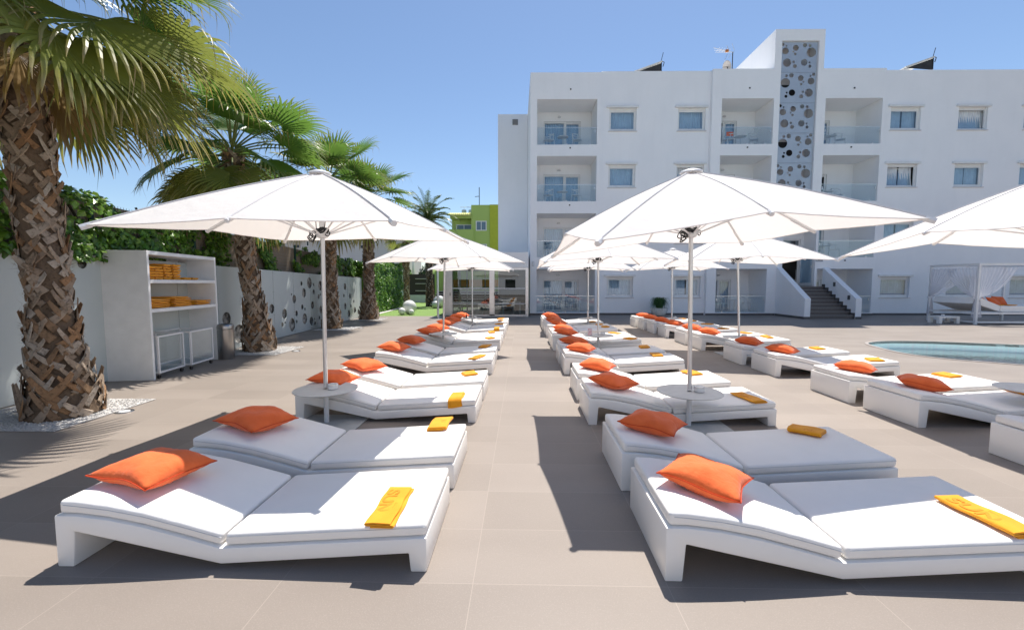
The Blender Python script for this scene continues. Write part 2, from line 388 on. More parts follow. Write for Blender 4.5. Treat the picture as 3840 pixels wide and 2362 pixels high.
# recessed spot lights in the deck
def spot(x, y, label):
    t_ = thing('ground_spotlight', (x, y, 0), 0, label, 'floor light', 'round steel lights let into the deck')
    a = MB(); a.lathe([(.0, .002), (.062, .002), (.085, .008), (.095, .008), (.1, .001)], n=28); a.build('steel_ring', M['steel'], t_, smooth='auto')
    a = MB(); a.lathe([(0, .010), (.055, .0085), (.06, .003)], n=24); a.build('lens', M['ceramic'], t_, smooth='auto')
spot(-4.98, 5.2, 'round steel spotlight in the deck beside the nearest palm'); spot(-5.36, 10.04, 'round steel spotlight in the deck beside the second palm')
spot(-5.75, 15.2, 'round steel spotlight in the deck beside the third palm')

# ------------------------------------------------------------ loungers
SH = dict()
def curve_top(z_off, x0=0., x1=2.1):
    # top line of the shell: arched back rest, knee, rising foot part
    P = [(0, .300), (.12, .300), (.30, .278), (.50, .240), (.72, .183), (.94, .122), (1.5, .157), (2.10, .197)]
    return P
shell = [(0, 0), (0, .300), (.12, .299), (.30, .278), (.50, .240), (.72, .183), (.94, .122), (2.10, .197), (2.10, 0), (2.01, 0), (2.0, .106), (.94, .03), (.11, .208), (.095, 0)]
def make_lounger():
    t_ = thing('sun_lounger', (0, 0, 0), 0, 'x', 'sun lounger', 'white loungers set out in pairs on the deck')
    b_ = MB(); b_.ext(shell, 0, .78); b_.build('frame', M['lounger'], t_, bevel=.009, seg=2, smooth=True, ang=25)
    top = [(.018, .304), (.12, .303), (.30, .282), (.50, .244), (.72, .187), (.935, .128)]
    up = [(.945, .200), (.72, .262), (.50, .319), (.30, .357), (.12, .379), (.018, .381)]
    b_ = MB(); b_.ext(top+up, .012, .768); c = b_.build('back_cushion', M['cushion'], t_, bevel=.021, seg=3, smooth=True, ang=40)
    for yy in (.0125, .7675): s_ = MB(); s_.tube([(x, yy, z-.02) for x, z in [(.045, .375), (.12, .369), (.30, .349), (.50, .313), (.72, .256), (.94, .196)]], .003, 5); s_.build('piping', M['piping'], c)
    b_ = MB(); b_.ext([(.955, .128), (2.098, .201), (2.098, .272), (.965, .202)], .012, .768)
    c = b_.build('seat_cushion', M['cushion'], t_, bevel=.021, seg=3, smooth=True, ang=40)
    for yy in (.0125, .7675): s_ = MB(); s_.tube([(.975, yy, .182), (2.09, yy, .251)], .0025, 5); s_.build('piping', M['piping'], c)
    return t_
LG = make_lounger()
def pillow_mesh(seed, a=.218, h=.085):
    r_ = random.Random(seed); N = 22; P = []; Q = []
    ph = [r_.uniform(0, 6) for _ in range(6)]
    def pt(u, v, sgn):
        k = ((1-abs(u)**2.6)*(1-abs(v)**2.6)); k = max(k, 0)**.55
        e = 1-.075*((1-v*v) if abs(u) > abs(v) else (1-u*u))*max(abs(u), abs(v))
        x = a*u*e*(1+.06*abs(u*v)); y = a*v*e*(1+.06*abs(u*v))
        z = sgn*h*k*(1+.12*sin(5*u+ph[0])*sin(4*v+ph[1]))
        edge = max(abs(u), abs(v))
        z += sgn*.006*sin(26*(u if abs(v) > abs(u) else v)+ph[2])*(edge**5)*(k > .02)*(1-abs(u*v))*2*(k**.5)
        z += .010*sin(3*u+ph[3])*edge**2
        return (x, y, z)
    for sgn, L in ((1, P), (-1, Q)):
        for j in range(N+1):
            L.append([pt(-1+2*i/N, -1+2*j/N, sgn) for i in range(N+1)])
    b_ = MB(); b_.grid(P); b_.grid([list(reversed(r)) for r in Q])
    me = b_.mesh('pillow', M['pillow'], weld=True, smooth=True)
    rim = []; 
    for i in range(N): rim.append(P[0][i])
    for j in range(N): rim.append(P[j][N])
    for i in range(N, 0, -1): rim.append(P[N][i])
    for j in range(N, 0, -1): rim.append(P[j][0])
    s_ = MB(); s_.tube(rim+[rim[0]], .0035, 5, cap=False); sm = s_.mesh('seam', M['seam'], smooth=True)
    return me, sm
PIL = [pillow_mesh(i) for i in range(4)]
def make_pillow(k):
    t_ = thing('pillow', (0, 0, 0), 0, 'x', 'pillow', 'orange pillows on the loungers')
    ob('cover', PIL[k][0], t_); ob('seam', PIL[k][1], t_); return t_
PILS = [make_pillow(k) for k in range(4)]
def towel_mesh(variant, W=.17, L=.40):
    """a towel folded in four, ribbon section extruded, optional end hanging over the edge"""
    r_ = random.Random(50+variant); th = .0105
    # section centre line in (x, z): three layers folded back and forth
    def layer(z): return z
    c = []
    def arc(cx, cz, r, a0, a1, n_=5): return [(cx+r*cos(a0+(a1-a0)*i/n_), cz+r*sin(a0+(a1-a0)*i/n_)) for i in range(n_+1)]
    hw = W/2; r1 = th*.55
    c += [(-hw*.55, .006), (0, .006), (hw-.01, .006)]
    c += arc(hw-.01, .006+r1, r1, -pi/2, pi/2)[1:]
    c += [(0, .0185), (-hw+.02, .0185)]
    c += arc(-hw+.02, .0185+r1, r1, -pi/2, -3*pi/2)[1:]
    c += [(-hw*.3, .0305), (hw-.022, .0305)]
    c += arc(hw-.022, .0305-.0125, .0125, pi/2, -pi/2*.0)[1:3]
    sec = []
    top = [];bot = []
    for i, p in enumerate(c):
        a = Vector(c[max(i-1, 0)]); b2 = Vector(c[min(i+1, len(c)-1)]); d = (b2-a).normalized(); nn = Vector((-d.y, d.x))
        top.append((p[0]+nn.x*th*.42, p[1]+nn.y*th*.42)); bot.append((p[0]-nn.x*th*.42, p[1]-nn.y*th*.42))
    sec = top+list(reversed(bot))
    NL = 18; ph = r_.uniform(0, 6); P = []
    for j in range(NL+1):
        y = -L/2+L*j/NL; row = []
        for (x, z) in sec:
            f = z/.04
            zz = max(z*(1+.10*sin(9*y+ph)*f+.06*sin(23*y+x*30)), .002*0+z*.8)
            xx = x+.004*sin(14*y+ph)+.003*sin(30*y+z*100)
            yy = y+.006*sin(x*25+ph)*(1 if abs(y) > L*.4 else 0)-(.004*f*(1 if y < 0 else -1))
            p_ = V(xx, yy, zz+.001)
            if variant == 2 and yy < -.06:   # hangs over the cushion edge
                q = -.06-yy; R_ = .03; ang = min(q/R_, pi/2*.97); z0 = p_.z
                rest = max(q-R_*pi/2*.97, 0)
                cy = -.06-sin(ang)*(R_+z0)-rest*sin(pi/2-ang)*1; cz = -R_+cos(ang)*(R_+z0)-rest*sin(ang)
                p_ = V(xx, cy, cz)
            row.append(p_)
        row.append(row[0]); P.append(row)
    b_ = MB(); b_.grid(P); m_ = len(sec)
    # end caps as strips between the two sides of the ribbon
    for row in (P[0], P[-1]):
        k = len(top)
        b_.add([row[i] for i in range(m_)], [(i, i+1, m_-2-i, m_-1-i) for i in range(k-1)])
    return b_.mesh('towel', [M['towel']], weld=True, smooth='auto')
TXT1 = text_mesh('lettering', 'SUN', .165, .0012, M['letter'], .004); TXT2 = text_mesh('small_lettering', 'ibiza', .042, .001, M['letter'])
TOWM = [towel_mesh(0), towel_mesh(1, .21, .27), towel_mesh(2, .17, .30)]
def make_towel(k):
    t_ = thing('folded_towel', (0, 0, 0), 0, 'x', 'towel', 'folded orange towels on the loungers')
    c = ob('towel_cloth', TOWM[k], t_)
    if k != 2:
        l1 = ob('lettering', TXT1, t_, loc=(-.026, .035, .0365)); l1.rotation_euler = (0, 0, -pi/2); l1.scale = (.8, .62, 1) if k == 0 else (.6, .62, 1)
        l2 = ob('small_lettering', TXT2, t_, loc=(.042, -.03, .0368)); l2.rotation_euler = (0, 0, -pi/2)
    return t_
TOW = [make_towel(k) for k in range(3)]
ORD = ['first', 'second', 'third', 'fourth', 'fifth', 'sixth']
PAIRS = {'left': (-2.63, [(2.28, 3.27), (4.87, 5.83), (7.52, 8.55), (10.25, 11.22), (12.7, 13.6), (14.87, 15.8)], 0),
         'middle': (.755, [(2.24, 3.26), (4.82, 5.86), (7.55, 8.53), (10.24, 11.2), (12.75, 13.65), (14.9, 15.82)], -.006),
         'right': (4.40, [(None, 3.33), (4.81, 5.8), (7.44, 8.52), (10.32, 11.3), (12.7, 13.8), (14.88, 15.85)], -.024)}
used = [False, [False]*4, [False]*3]
rr = random.Random(12)
def place(proto, flagset, idx, loc, rz, label):
    if not flagset[idx]:
        flagset[idx] = True
        if proto.name not in KIDS: bpy.context.view_layer.update(); kids(proto)
        proto['_first'] = 1; del proto['_first']
        proto.location = loc; proto.rotation_euler = (0, 0, rz) if not isinstance(rz, tuple) else rz; proto['label'] = label; return proto
    c = tree_copy(proto); c.location = loc; c.rotation_euler = (0, 0, rz) if not isinstance(rz, tuple) else rz; c['label'] = label; return c
lgflag = [False]
def zback(x):  # cushion top height at distance x from the head
    P = [(-.01, .377), (.12, .375), (.30, .355), (.50, .319), (.72, .262), (.945, .200), (2.115, .268)]
    for (a, za), (b, zb) in zip(P, P[1:]):
        if x <= b: return za+(zb-za)*(x-a)/(b-a)
    return .268
PROW = {'left': [(.29, .35, -.22), (.32, .38, -.35)], 'middle': [(.36, .37, -.62), (.35, .38, -.58)], 'right': [(.36, .42, -.6), (.36, .42, -.55)]}
TSPOT = {('left', 0, 0): (1.84, .21, -.02, 0), ('left', 0, 1): (1.86, .72, pi-.04, 1), ('left', 1, 0): (1.86, .20, .02, 2),
         ('middle', 0, 0): (1.88, .22, .06, 0), ('middle', 0, 1): (1.80, .63, .75, 1), ('middle', 1, 0): (1.88, .22, .12, 0), ('middle', 1, 1): (1.78, .6, .2, 1)}
for row, (X0, prs, drift) in PAIRS.items():
    for pi_, pr in enumerate(prs):
        for k, Y in enumerate(pr):
            if Y is None: continue
            x = X0+drift*(Y-4)+rr.uniform(-.008, .008); rz = rr.uniform(-.006, .006)
            which = 'nearer' if k == 0 else 'farther'
            ph_ = '%s of the %s pair, %s row' % (which, ORD[pi_], row)
            if row == 'right' and pi_ == 0: ph_ = 'cut by the right edge, nearest in right row'
            place(LG, lgflag, 0, (x, Y, 0), rz, 'white slab lounger, %s' % ph_)
            px, py, pz = PROW[row][k]; v = rr.randrange(4)
            px += rr.uniform(-.03, .04)*(pi_ > 0); py += rr.uniform(-.05, .05)*(pi_ > 0); pz += rr.uniform(-.25, .3)*(pi_ > 0)
            sl = math.atan2(zback(px+.15)-zback(px-.15), .3)
            R_ = Matrix.Rotation(-sl-.05, 4, 'Y') @ Matrix.Rotation(pz, 4, 'Z') 
            place(PILS[v], used[1], v, (x+px, Y+py, zback(px)+.076), tuple(R_.to_euler()), 'orange pillow on lounger, %s' % ph_)
            tx_, ty_, tz_, tv = TSPOT.get((row, pi_, k), (1.80+rr.uniform(-.05, .08), rr.choice((.22, .55)) if k == 0 else rr.uniform(.45, .6), rr.choice((0, pi))+rr.uniform(-.5, .5), rr.choice((0, 1, 2)) if k == 0 else rr.choice((0, 1))))
            if tv == 2: tz_ = rr.uniform(-.08, .08); ty_ = .11
            R_ = Matrix.Rotation(-.06, 4, 'Y') @ Matrix.Rotation(tz_, 4, 'Z')
            place(TOW[tv], used[2], tv, (x+tx_, Y+ty_, zback(tx_)+.001), tuple(R_.to_euler()), 'folded orange towel on lounger, %s' % ph_).scale = (rr.uniform(.92, 1.12), rr.uniform(.9, 1.08) if tv != 2 else 1, rr.uniform(.75, 1.15))

# ------------------------------------------------------------ parasols
def make_parasol(loc, th, label, dzc=(0, 0, 0, 0), dzm=(0, 0, 0, 0), off=(0, 0), tilt=(0, 0), dz=0, seed=1):
    t_ = thing('parasol', (loc[0], loc[1], 0), 0, label, 'parasol', 'white square parasols standing between the loungers')
    a, b_, hc, hm, ha, hh = 1.327, 1.364, 2.09+dz, 2.17+dz, 2.76+dz, 2.12+dz
    base = [(-a, -a, hc+dzc[0]), (0, -b_, hm+dzm[0]), (a, -a, hc+dzc[1]), (b_, 0, hm+dzm[1]), (a, a, hc+dzc[2]), (0, b_, hm+dzm[2]), (-a, a, hc+dzc[3]), (-b_, 0, hm+dzm[3])]
    Mt = Matrix.Translation((off[0], off[1], 0)) @ Matrix.Rotation(tilt[0], 4, 'X') @ Matrix.Rotation(tilt[1], 4, 'Y') @ Matrix.Rotation(th, 4, 'Z')
    K = 10; NS = 8; top = V(0, 0, ha)
    def rib(i, t):
        p = V(*base[i % 8]); c0 = V(p.x*.07/ max(abs(p.x), abs(p.y))*1.0, p.y*.07/max(abs(p.x), abs(p.y)), ha)
        q = c0.lerp(p, t); q.z += .034*sin(pi*t)*(1-.2*t); return q
    cb = MB(); rims = []
    for i in range(8):
        P = []
        for j in range(K+1):
            t = j/K; A = rib(i, t); B = rib(i+1, t); row_ = []
            for k in range(NS+1):
                s_ = k/NS; q = A.lerp(B, s_); sag = 4*s_*(1-s_)
                q.z -= .022*sag*sin(pi*min(t*1.05, 1)*.62)*(1.0-.5*t)
                r2 = 1-.007*sag*t*t; q.x *= r2; q.y *= r2
                q.z += .004*noise.noise(V(q.x*5+seed, q.y*5, 3))*t
                row_.append(Mt @ q)
            P.append(row_)
        rims += P[-1][:-1]; cb.grid(P)
    can = cb.build('canopy', M['canvas'], t_, weld=True, smooth='auto')
    hb = MB(); hb.tube(rims+[rims[0]], .005, 6, cap=False); hb.build('hem', M['canvas'], can, smooth=True)
    for i in range(8):
        pk = MB(); pk.tube([Mt @ (rib(i, t)+V(0, 0, .004)) for t in (.02, .15, .3, .45, .6, .75, .9, 1.0)], .0085 if i % 2 == 0 else .0045, 6); pk.build('rib_pocket', M['pocket'], can, smooth='auto')
    # roof vent cap
    vb = MB(); vb.lathe([(0, .075), (.05, .072), (.10, .055), (.115, .045), (.117, .035), (.105, .03), (.06, .03)], (0, 0, ha-.02), 24); 
    for k in range(8): vb.box(.062, -.008, 0, .078, .008, .035, mat=Matrix.Rotation(k*pi/4, 4, 'Z') @ Matrix.Translation((0, 0, ha-.02)))
    vb.v = [tuple(Mt @ V(*p)) for p in vb.v]; vb.build('vent_cap', M['wmetal'], t_, smooth='auto')
    hub = Mt @ V(0, 0, hh)
    for i in range(8):
        r_ = MB(); pts = [rib(i, t)-V(0, 0, .018) for t in (0.02, .15, .3, .45, .6, .75, .9, .99)]
        r_.tube([Mt @ p for p in pts], .0105, 6)
        e = [Mt @ (rib(i, t)-V(0, 0, .020)) for t in (.80, .995)]; r_.tube([e[0], e[1]], .0155, 6)
        e2 = [Mt @ (rib(i, t)-V(0, 0, .014)) for t in (.975, 1.012)]; r_.tube([e2[0], e2[1]], .026 if i % 2 == 0 else .02, 6)
        ro = r_.build('rib', M['wmetal'], t_, smooth='auto')
        s_ = MB(); d_ = V(base[i][0], base[i][1], 0).normalized()*.05; tm = .55 if i % 2 else .5
        s_.tube([Mt @ V(d_.x, d_.y, hh+.01), Mt @ (rib(i, tm)-V(0, 0, .03))], .009, 6); s_.build('strut', M['wmetal'], ro, smooth='auto')
    pb_ = MB(); pb_.tube([V(0, 0, .42), hub.lerp(V(0, 0, .42), .5), hub], .0235, 14); topp = Mt @ V(0, 0, ha-.03); pb_.tube([hub+V(0, 0, .004), topp], .030, 12)
    pb_.build('pole', M['alu'], t_, smooth='auto')
    hb = MB(); hm_ = Mt @ Matrix.Translation((0, 0, hh))
    hb.lathe([(.028, -.03), (.052, -.022), (.062, 0), (.062, .018), (.03, .03)], (0, 0, 0), 16); hb.v = [tuple(hm_ @ V(*p)) for p in hb.v]; hb.build('hub', M['wmetal'], t_, smooth='auto')
    rb = MB(); rg = random.Random(seed)
    for q in range(4):
        ph = rg.uniform(0, 6); rb.tube([hm_ @ V((.062+.01*sin(3*t+ph))*cos(t), (.062+.01*sin(3*t+ph))*sin(t), .045+.02*sin(2*t+ph)+.006*q) for t in [2*pi*i/14 for i in range(15)]], .008, 5)
    for rpt in range(4):
        a0 = rg.uniform(0, 6); cx_, cz_ = -.085-.012*rpt, .01-.022*(rpt % 3); rb.tube([hm_ @ V(cx_+.028*cos(t+a0)+.012*sin(2*t), -.03+.02*sin(t+rpt), cz_+(.036+.006*(rpt % 2))*sin(t+a0)) for t in [2*pi*i/12 for i in range(13)]], .0065, 5)
    rb.tube([hm_ @ V(.075+.02*cos(t), -.03+.01*cos(t), .02+.028*sin(t)) for t in [2*pi*i/12 for i in range(13)]], .006, 5)
    rb.tube([hm_ @ V(-.05, -.03, .05), hm_ @ V(-.06, -.02, .16), hm_ @ V(-.03, 0, .30)], .005, 5); rb.tube([hm_ @ V(.04, -.03, .05), hm_ @ V(.05, -.02, .16), hm_ @ V(.02, 0, .30)], .005, 5)
    rb.build('cord', M['dark'], t_, smooth=True)
    sb = MB(); sb.tube([V(0, 0, 0), V(0, 0, .385)], .028, 14); sb.tube([V(0, 0, .34), V(0, 0, .384)], .036, 14); sb.build('socket', M['wmetal'], t_, smooth='auto')
    tb = MB(); tb.lathe([(.025, .386), (.335, .386), (.345, .390), (.348, .395), (.345, .400), (.335, .402), (.025, .402)], n=48); tb.build('side_table', M['table'], t_, smooth='auto')
    bb = MB(); bb.box(-.42, -.40, .001, .42, .28, .016); bb.build('base_plate', M['base'], t_, bevel=.004)
    return t_
DV = [
 ((-2.245, 4.82), -.086, 'big white parasol over the nearest left loungers, with a round table on its pole', (.017, .037, .055, .07), (-.021, .015, .018, .02), (.038, -.012), (.0308, .0071), 0),
 ((1.86, 4.80), .063, 'big white parasol over the nearest middle loungers, its right corner tipped up', (-.062, .004, -.022, -.09), (.023, -.05, -.037, .024), (.046, .052), (.0348, -.0416), 0),
 ((5.85, 5.0), .0, 'white parasol cut off by the right edge of the photo', (0, 0, 0, -.12), (0, 0, 0, 0), (0, 0), (0, 0), 0),
 ((-1.90, 10.3), .76, 'white parasol turned cornerwise over the left row, second from the camera', (0,)*4, (0,)*4, (.06, -.05), (0, 0), 0),
 ((-1.74, 14.9), .08, 'farthest small looking white parasol of the left row, before the glass pavilion', (0,)*4, (0,)*4, (0, .1), (.01, 0), -.05),
 ((1.76, 10.06), .02, 'white parasol second from the camera in the middle row', (-.02, .03, .02, -.05), (0,)*4, (0, .1), (.005, -.005), -.02),
 ((2.23, 14.78), -.08, 'farthest white parasol of the middle row, before the ground floor terrace', (0,)*4, (0,)*4, (0, .1), (.01, 0), -.05),
 ((5.1, 14.89), -.08, 'farthest white parasol of the right row, near the potted plant', (0,)*4, (0,)*4, (0, .1), (.005, 0), -.03),
 ((4.86, 9.79), -.14, 'white parasol in the right row in front of the outside staircase', (0,)*4, (0,)*4, (-.05, .1), (.01, 0), -.03)]
PN = ['nearest left', 'nearest middle', 'cut off right', 'second left', 'farthest left', 'second middle', 'farthest middle', 'farthest right', 'staircase side right']
for i, d in enumerate(DV):
    make_parasol(d[0], d[1], d[2], d[3], d[4], d[5], d[6], d[7], seed=i+3)
def make_ashtray():
    t_ = thing('ashtray', (0, 0, 0), 0, 'x', 'ashtray', 'white ashtrays on the parasol tables')
    a = MB(); a.lathe([(.0, .002), (.048, .002), (.055, .008), (.056, .055), (.052, .062), (.03, .066), (.018, .060), (.014, .045), (0, .044)], n=28); b_ = a.build('pot', M['ceramic'], t_, smooth='auto')
    a = MB(); a.lathe([(.0545, .047), (.0585, .048), (.0585, .058), (.054, .061)], n=28); a.build('rim', M['alu'], t_, smooth='auto'); return t_
AT = make_ashtray(); af = [False]
for d, nm in zip(DV, PN): place(AT, af, 0, (d[0][0]+.095, d[0][1]-.03, .403), 0, 'round white ashtray on the table of the %s parasol' % nm)
t_ = thing('menu_stand', (1.55, 9.95, .403), .3, 'clear menu stand with a pink card on the second middle table', 'menu holder')
a = MB(); a.box(-.05, -.004, .01, .05, .004, .16); a.build('card', pm('menu_card', (.75, .30, .32), (.8, .75, .75), .4, 18), t_); a = MB(); a.box(-.055, -.03, 0, .055, .03, .008); a.build('foot', M['ceramic'], t_)
t_ = thing('bottle', (-1.93, 14.8, .403), 0, 'small dark bottle on the farthest left parasol table', 'bottle')
a = MB(); a.lathe([(0, 0), (.025, 0), (.027, .02), (.025, .09), (.01, .12), (.009, .16), (0, .16)], n=16); a.build('glass_body', M['shade'], t_, smooth=True)

# ------------------------------------------------------------ hotel building (local frame: s along, d outward = -y, h up)
PHI = .015
H = thing('hotel_building', (0, 21.9, 0), PHI, 'white four storey hotel with balconies, bubble screen tower and outside stairs', 'hotel')
HB = [2.87, 5.60, 8.33]            # upper sills of the balcony openings
BAYA = dict(x0=.36, x1=3.83, op=(.69, 3.60)); HROWS = [(.13, 2.31), (2.88, 5.03), (5.61, 7.79), (8.33, 10.47)]
WROWS = [(.89, 1.93), (3.57, 4.67), (6.31, 7.42), (9.03, 10.12)]
def wall_grid(b_, x0, x1, z0, z1, holes, y, mi=0):
    xs = sorted({x0, x1, *[h[0] for h in holes], *[h[1] for h in holes]}); zs = sorted({z0, z1, *[h[2] for h in holes], *[h[3] for h in holes]})
    xs = [x for x in xs if x0 <= x <= x1]; zs = [z for z in zs if z0 <= z <= z1]
    for i in range(len(xs)-1):
        for j in range(len(zs)-1):
            cx = (xs[i]+xs[i+1])/2; cz = (zs[j]+zs[j+1])/2
            if any(h[0] < cx < h[1] and h[2] < cz < h[3] for h in holes): continue
            b_.add([(xs[i], y, zs[j]), (xs[i+1], y, zs[j]), (xs[i+1], y, zs[j+1]), (xs[i], y, zs[j+1])], [(0, 1, 2, 3)], mi=mi)
def reveal(b_, x0, x1, z0, z1, y0, y1, mi=0, sides='lrtb'):
    if 'l' in sides: b_.add([(x0, y0, z0), (x0, y1, z0), (x0, y1, z1), (x0, y0, z1)], [(0, 1, 2, 3)], mi=mi)
    if 'r' in sides: b_.add([(x1, y0, z0), (x1, y0, z1), (x1, y1, z1), (x1, y1, z0)], [(0, 1, 2, 3)], mi=mi)
    if 't' in sides: b_.add([(x0, y0, z1), (x0, y1, z1), (x1, y1, z1), (x1, y0, z1)], [(0, 1, 2, 3)], mi=mi)
    if 'b' in sides: b_.add([(x0, y0, z0), (x1, y0, z0), (x1, y1, z0), (x0, y1, z0)], [(0, 1, 2, 3)], mi=mi)
W1 = (4.22, 5.55); W2 = (7.57, 8.92); W3 = (17.88, 19.33); W4 = (21.15, 22.55); W5 = (24.3, 25.7)
DP = 1.45; FD = -.2
ENT = (12.84, 14.45, 1.44, 4.45); PAN = (12.37, 14.14, 4.75, 13.13)
hw = MB()
wins = [(w_, z) for w_ in (W1, W2, W3, W4, W5) for z in WROWS]
wall_grid(hw, 3.83, 9.13, 0, 11.85, [(w_[0], w_[1], z[0], z[1]) for w_, z in wins if w_[1] < 9.2], 0)
wall_grid(hw, 17.4, 30, 0, 11.85, [(w_[0], w_[1], z[0], z[1]) for w_, z in wins if w_[0] > 17], 0)
opsA = [(.69, 3.60, z0, z1) for z0, z1 in HROWS]; opsB = [(9.6, 12.10, z0, z1) for z0, z1 in HROWS]; opsC = [(14.57, 17.30, z0, z1) for z0, z1 in HROWS]
wall_grid(hw, .36, 3.83, 0, 11.72, opsA, FD)
wall_grid(hw, 9.13, 17.4, 0, 11.85, opsB+opsC+[ENT, (PAN[0], PAN[1], PAN[2], 11.85)], FD)
wall_grid(hw, 12.05, 14.40, 11.85, 13.65, [PAN], FD)
for x_, z_ in ((.36, 11.72), (3.83, 11.72), (9.13, 11.85), (17.4, 11.85)):
    hw.add([(x_, FD, 0), (x_, 0 if x_ != .36 else 9, 0), (x_, 0 if x_ != .36 else 9, z_), (x_, FD, z_)], [(0, 1, 2, 3)])
# roofs and tower body
hw.box(.37, -.19, 11.4, 3.82, 9, 11.719); hw.box(3.82, .01, 11.4, 9.14, 9, 11.849); hw.box(9.14, -.19, 11.4, 12.06, 9, 11.849); hw.box(14.39, -.19, 11.4, 17.39, 9, 11.849); hw.box(17.39, .01, 11.4, 30, 9, 11.849)
hw.add([(12.05, FD, 11.85), (12.05, 5.5, 11.85), (12.05, 5.5, 13.65), (12.05, FD, 13.65)], [(0, 1, 2, 3)]); hw.add([(14.40, FD, 11.85), (14.40, 5.5, 11.85), (14.40, 5.5, 13.65), (14.40, FD, 13.65)], [(0, 1, 2, 3)])
hw.add([(12.05, FD, 13.65), (14.4, FD, 13.65), (14.4, 5.5, 13.65), (12.05, 5.5, 13.65)], [(0, 1, 2, 3)]); hw.add([(12.05, 5.5, 11.8), (14.4, 5.5, 11.8), (14.4, 5.5, 13.65), (12.05, 5.5, 13.65)], [(0, 1, 2, 3)])
hw.add([(30, 0, 0), (30, 9, 0), (30, 9, 11.85), (30, 0, 11.85)], [(0, 1, 2, 3)]); hw.add([(.36, 9, 0), (30, 9, 0), (30, 9, 11.85), (.36, 9, 11.85)], [(0, 1, 2, 3)])
for w_, z in wins: reveal(hw, w_[0], w_[1], z[0], z[1], 0, .22)
DW = {}   # door openings in the back wall of each balcony
for ops, dx in ((opsA, (1.10, 3.04)), (opsB, (9.3+.32, 11.15)), (opsC, (14.6, 15.95))):
    for (x0, x1, z0, z1) in ops:
        reveal(hw, x0, x1, z0, z1, FD, DP)
        wall_grid(hw, x0, x1, z0, z1, [(dx[0], dx[1], z0+.02 if z0 > 1 else z0+.001, z0+1.68)], DP)
reveal(hw, ENT[0], ENT[1], ENT[2], ENT[3], FD, .75); wall_grid(hw, ENT[0], ENT[1], ENT[2], ENT[3], [(ENT[0]+.02, 14.3, 1.46, 3.86)], .75)
reveal(hw, PAN[0], PAN[1], PAN[2], PAN[3], FD, .5)
hw.add([(PAN[0], .5, PAN[2]), (PAN[1], .5, PAN[2]), (PAN[1], .5, PAN[3]), (PAN[0], .5, PAN[3])], [(0, 1, 2, 3)])
# setback annex on the left
hw.box(-1.42, 4.7, 0, .35, 9, 11.62)
hwall = hw.build('wall', M['plaster'], H, fix=False)
# dark interior so that the openings do not look through the building
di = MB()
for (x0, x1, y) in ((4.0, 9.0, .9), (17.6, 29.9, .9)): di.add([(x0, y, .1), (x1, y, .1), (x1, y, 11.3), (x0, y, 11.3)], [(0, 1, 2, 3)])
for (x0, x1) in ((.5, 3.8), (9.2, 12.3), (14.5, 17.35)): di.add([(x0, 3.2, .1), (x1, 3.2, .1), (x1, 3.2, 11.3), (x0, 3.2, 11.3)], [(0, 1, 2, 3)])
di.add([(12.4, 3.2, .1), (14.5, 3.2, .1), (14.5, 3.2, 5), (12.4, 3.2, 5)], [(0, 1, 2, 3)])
di.build('room_backing', M['room'], H, fix=False)
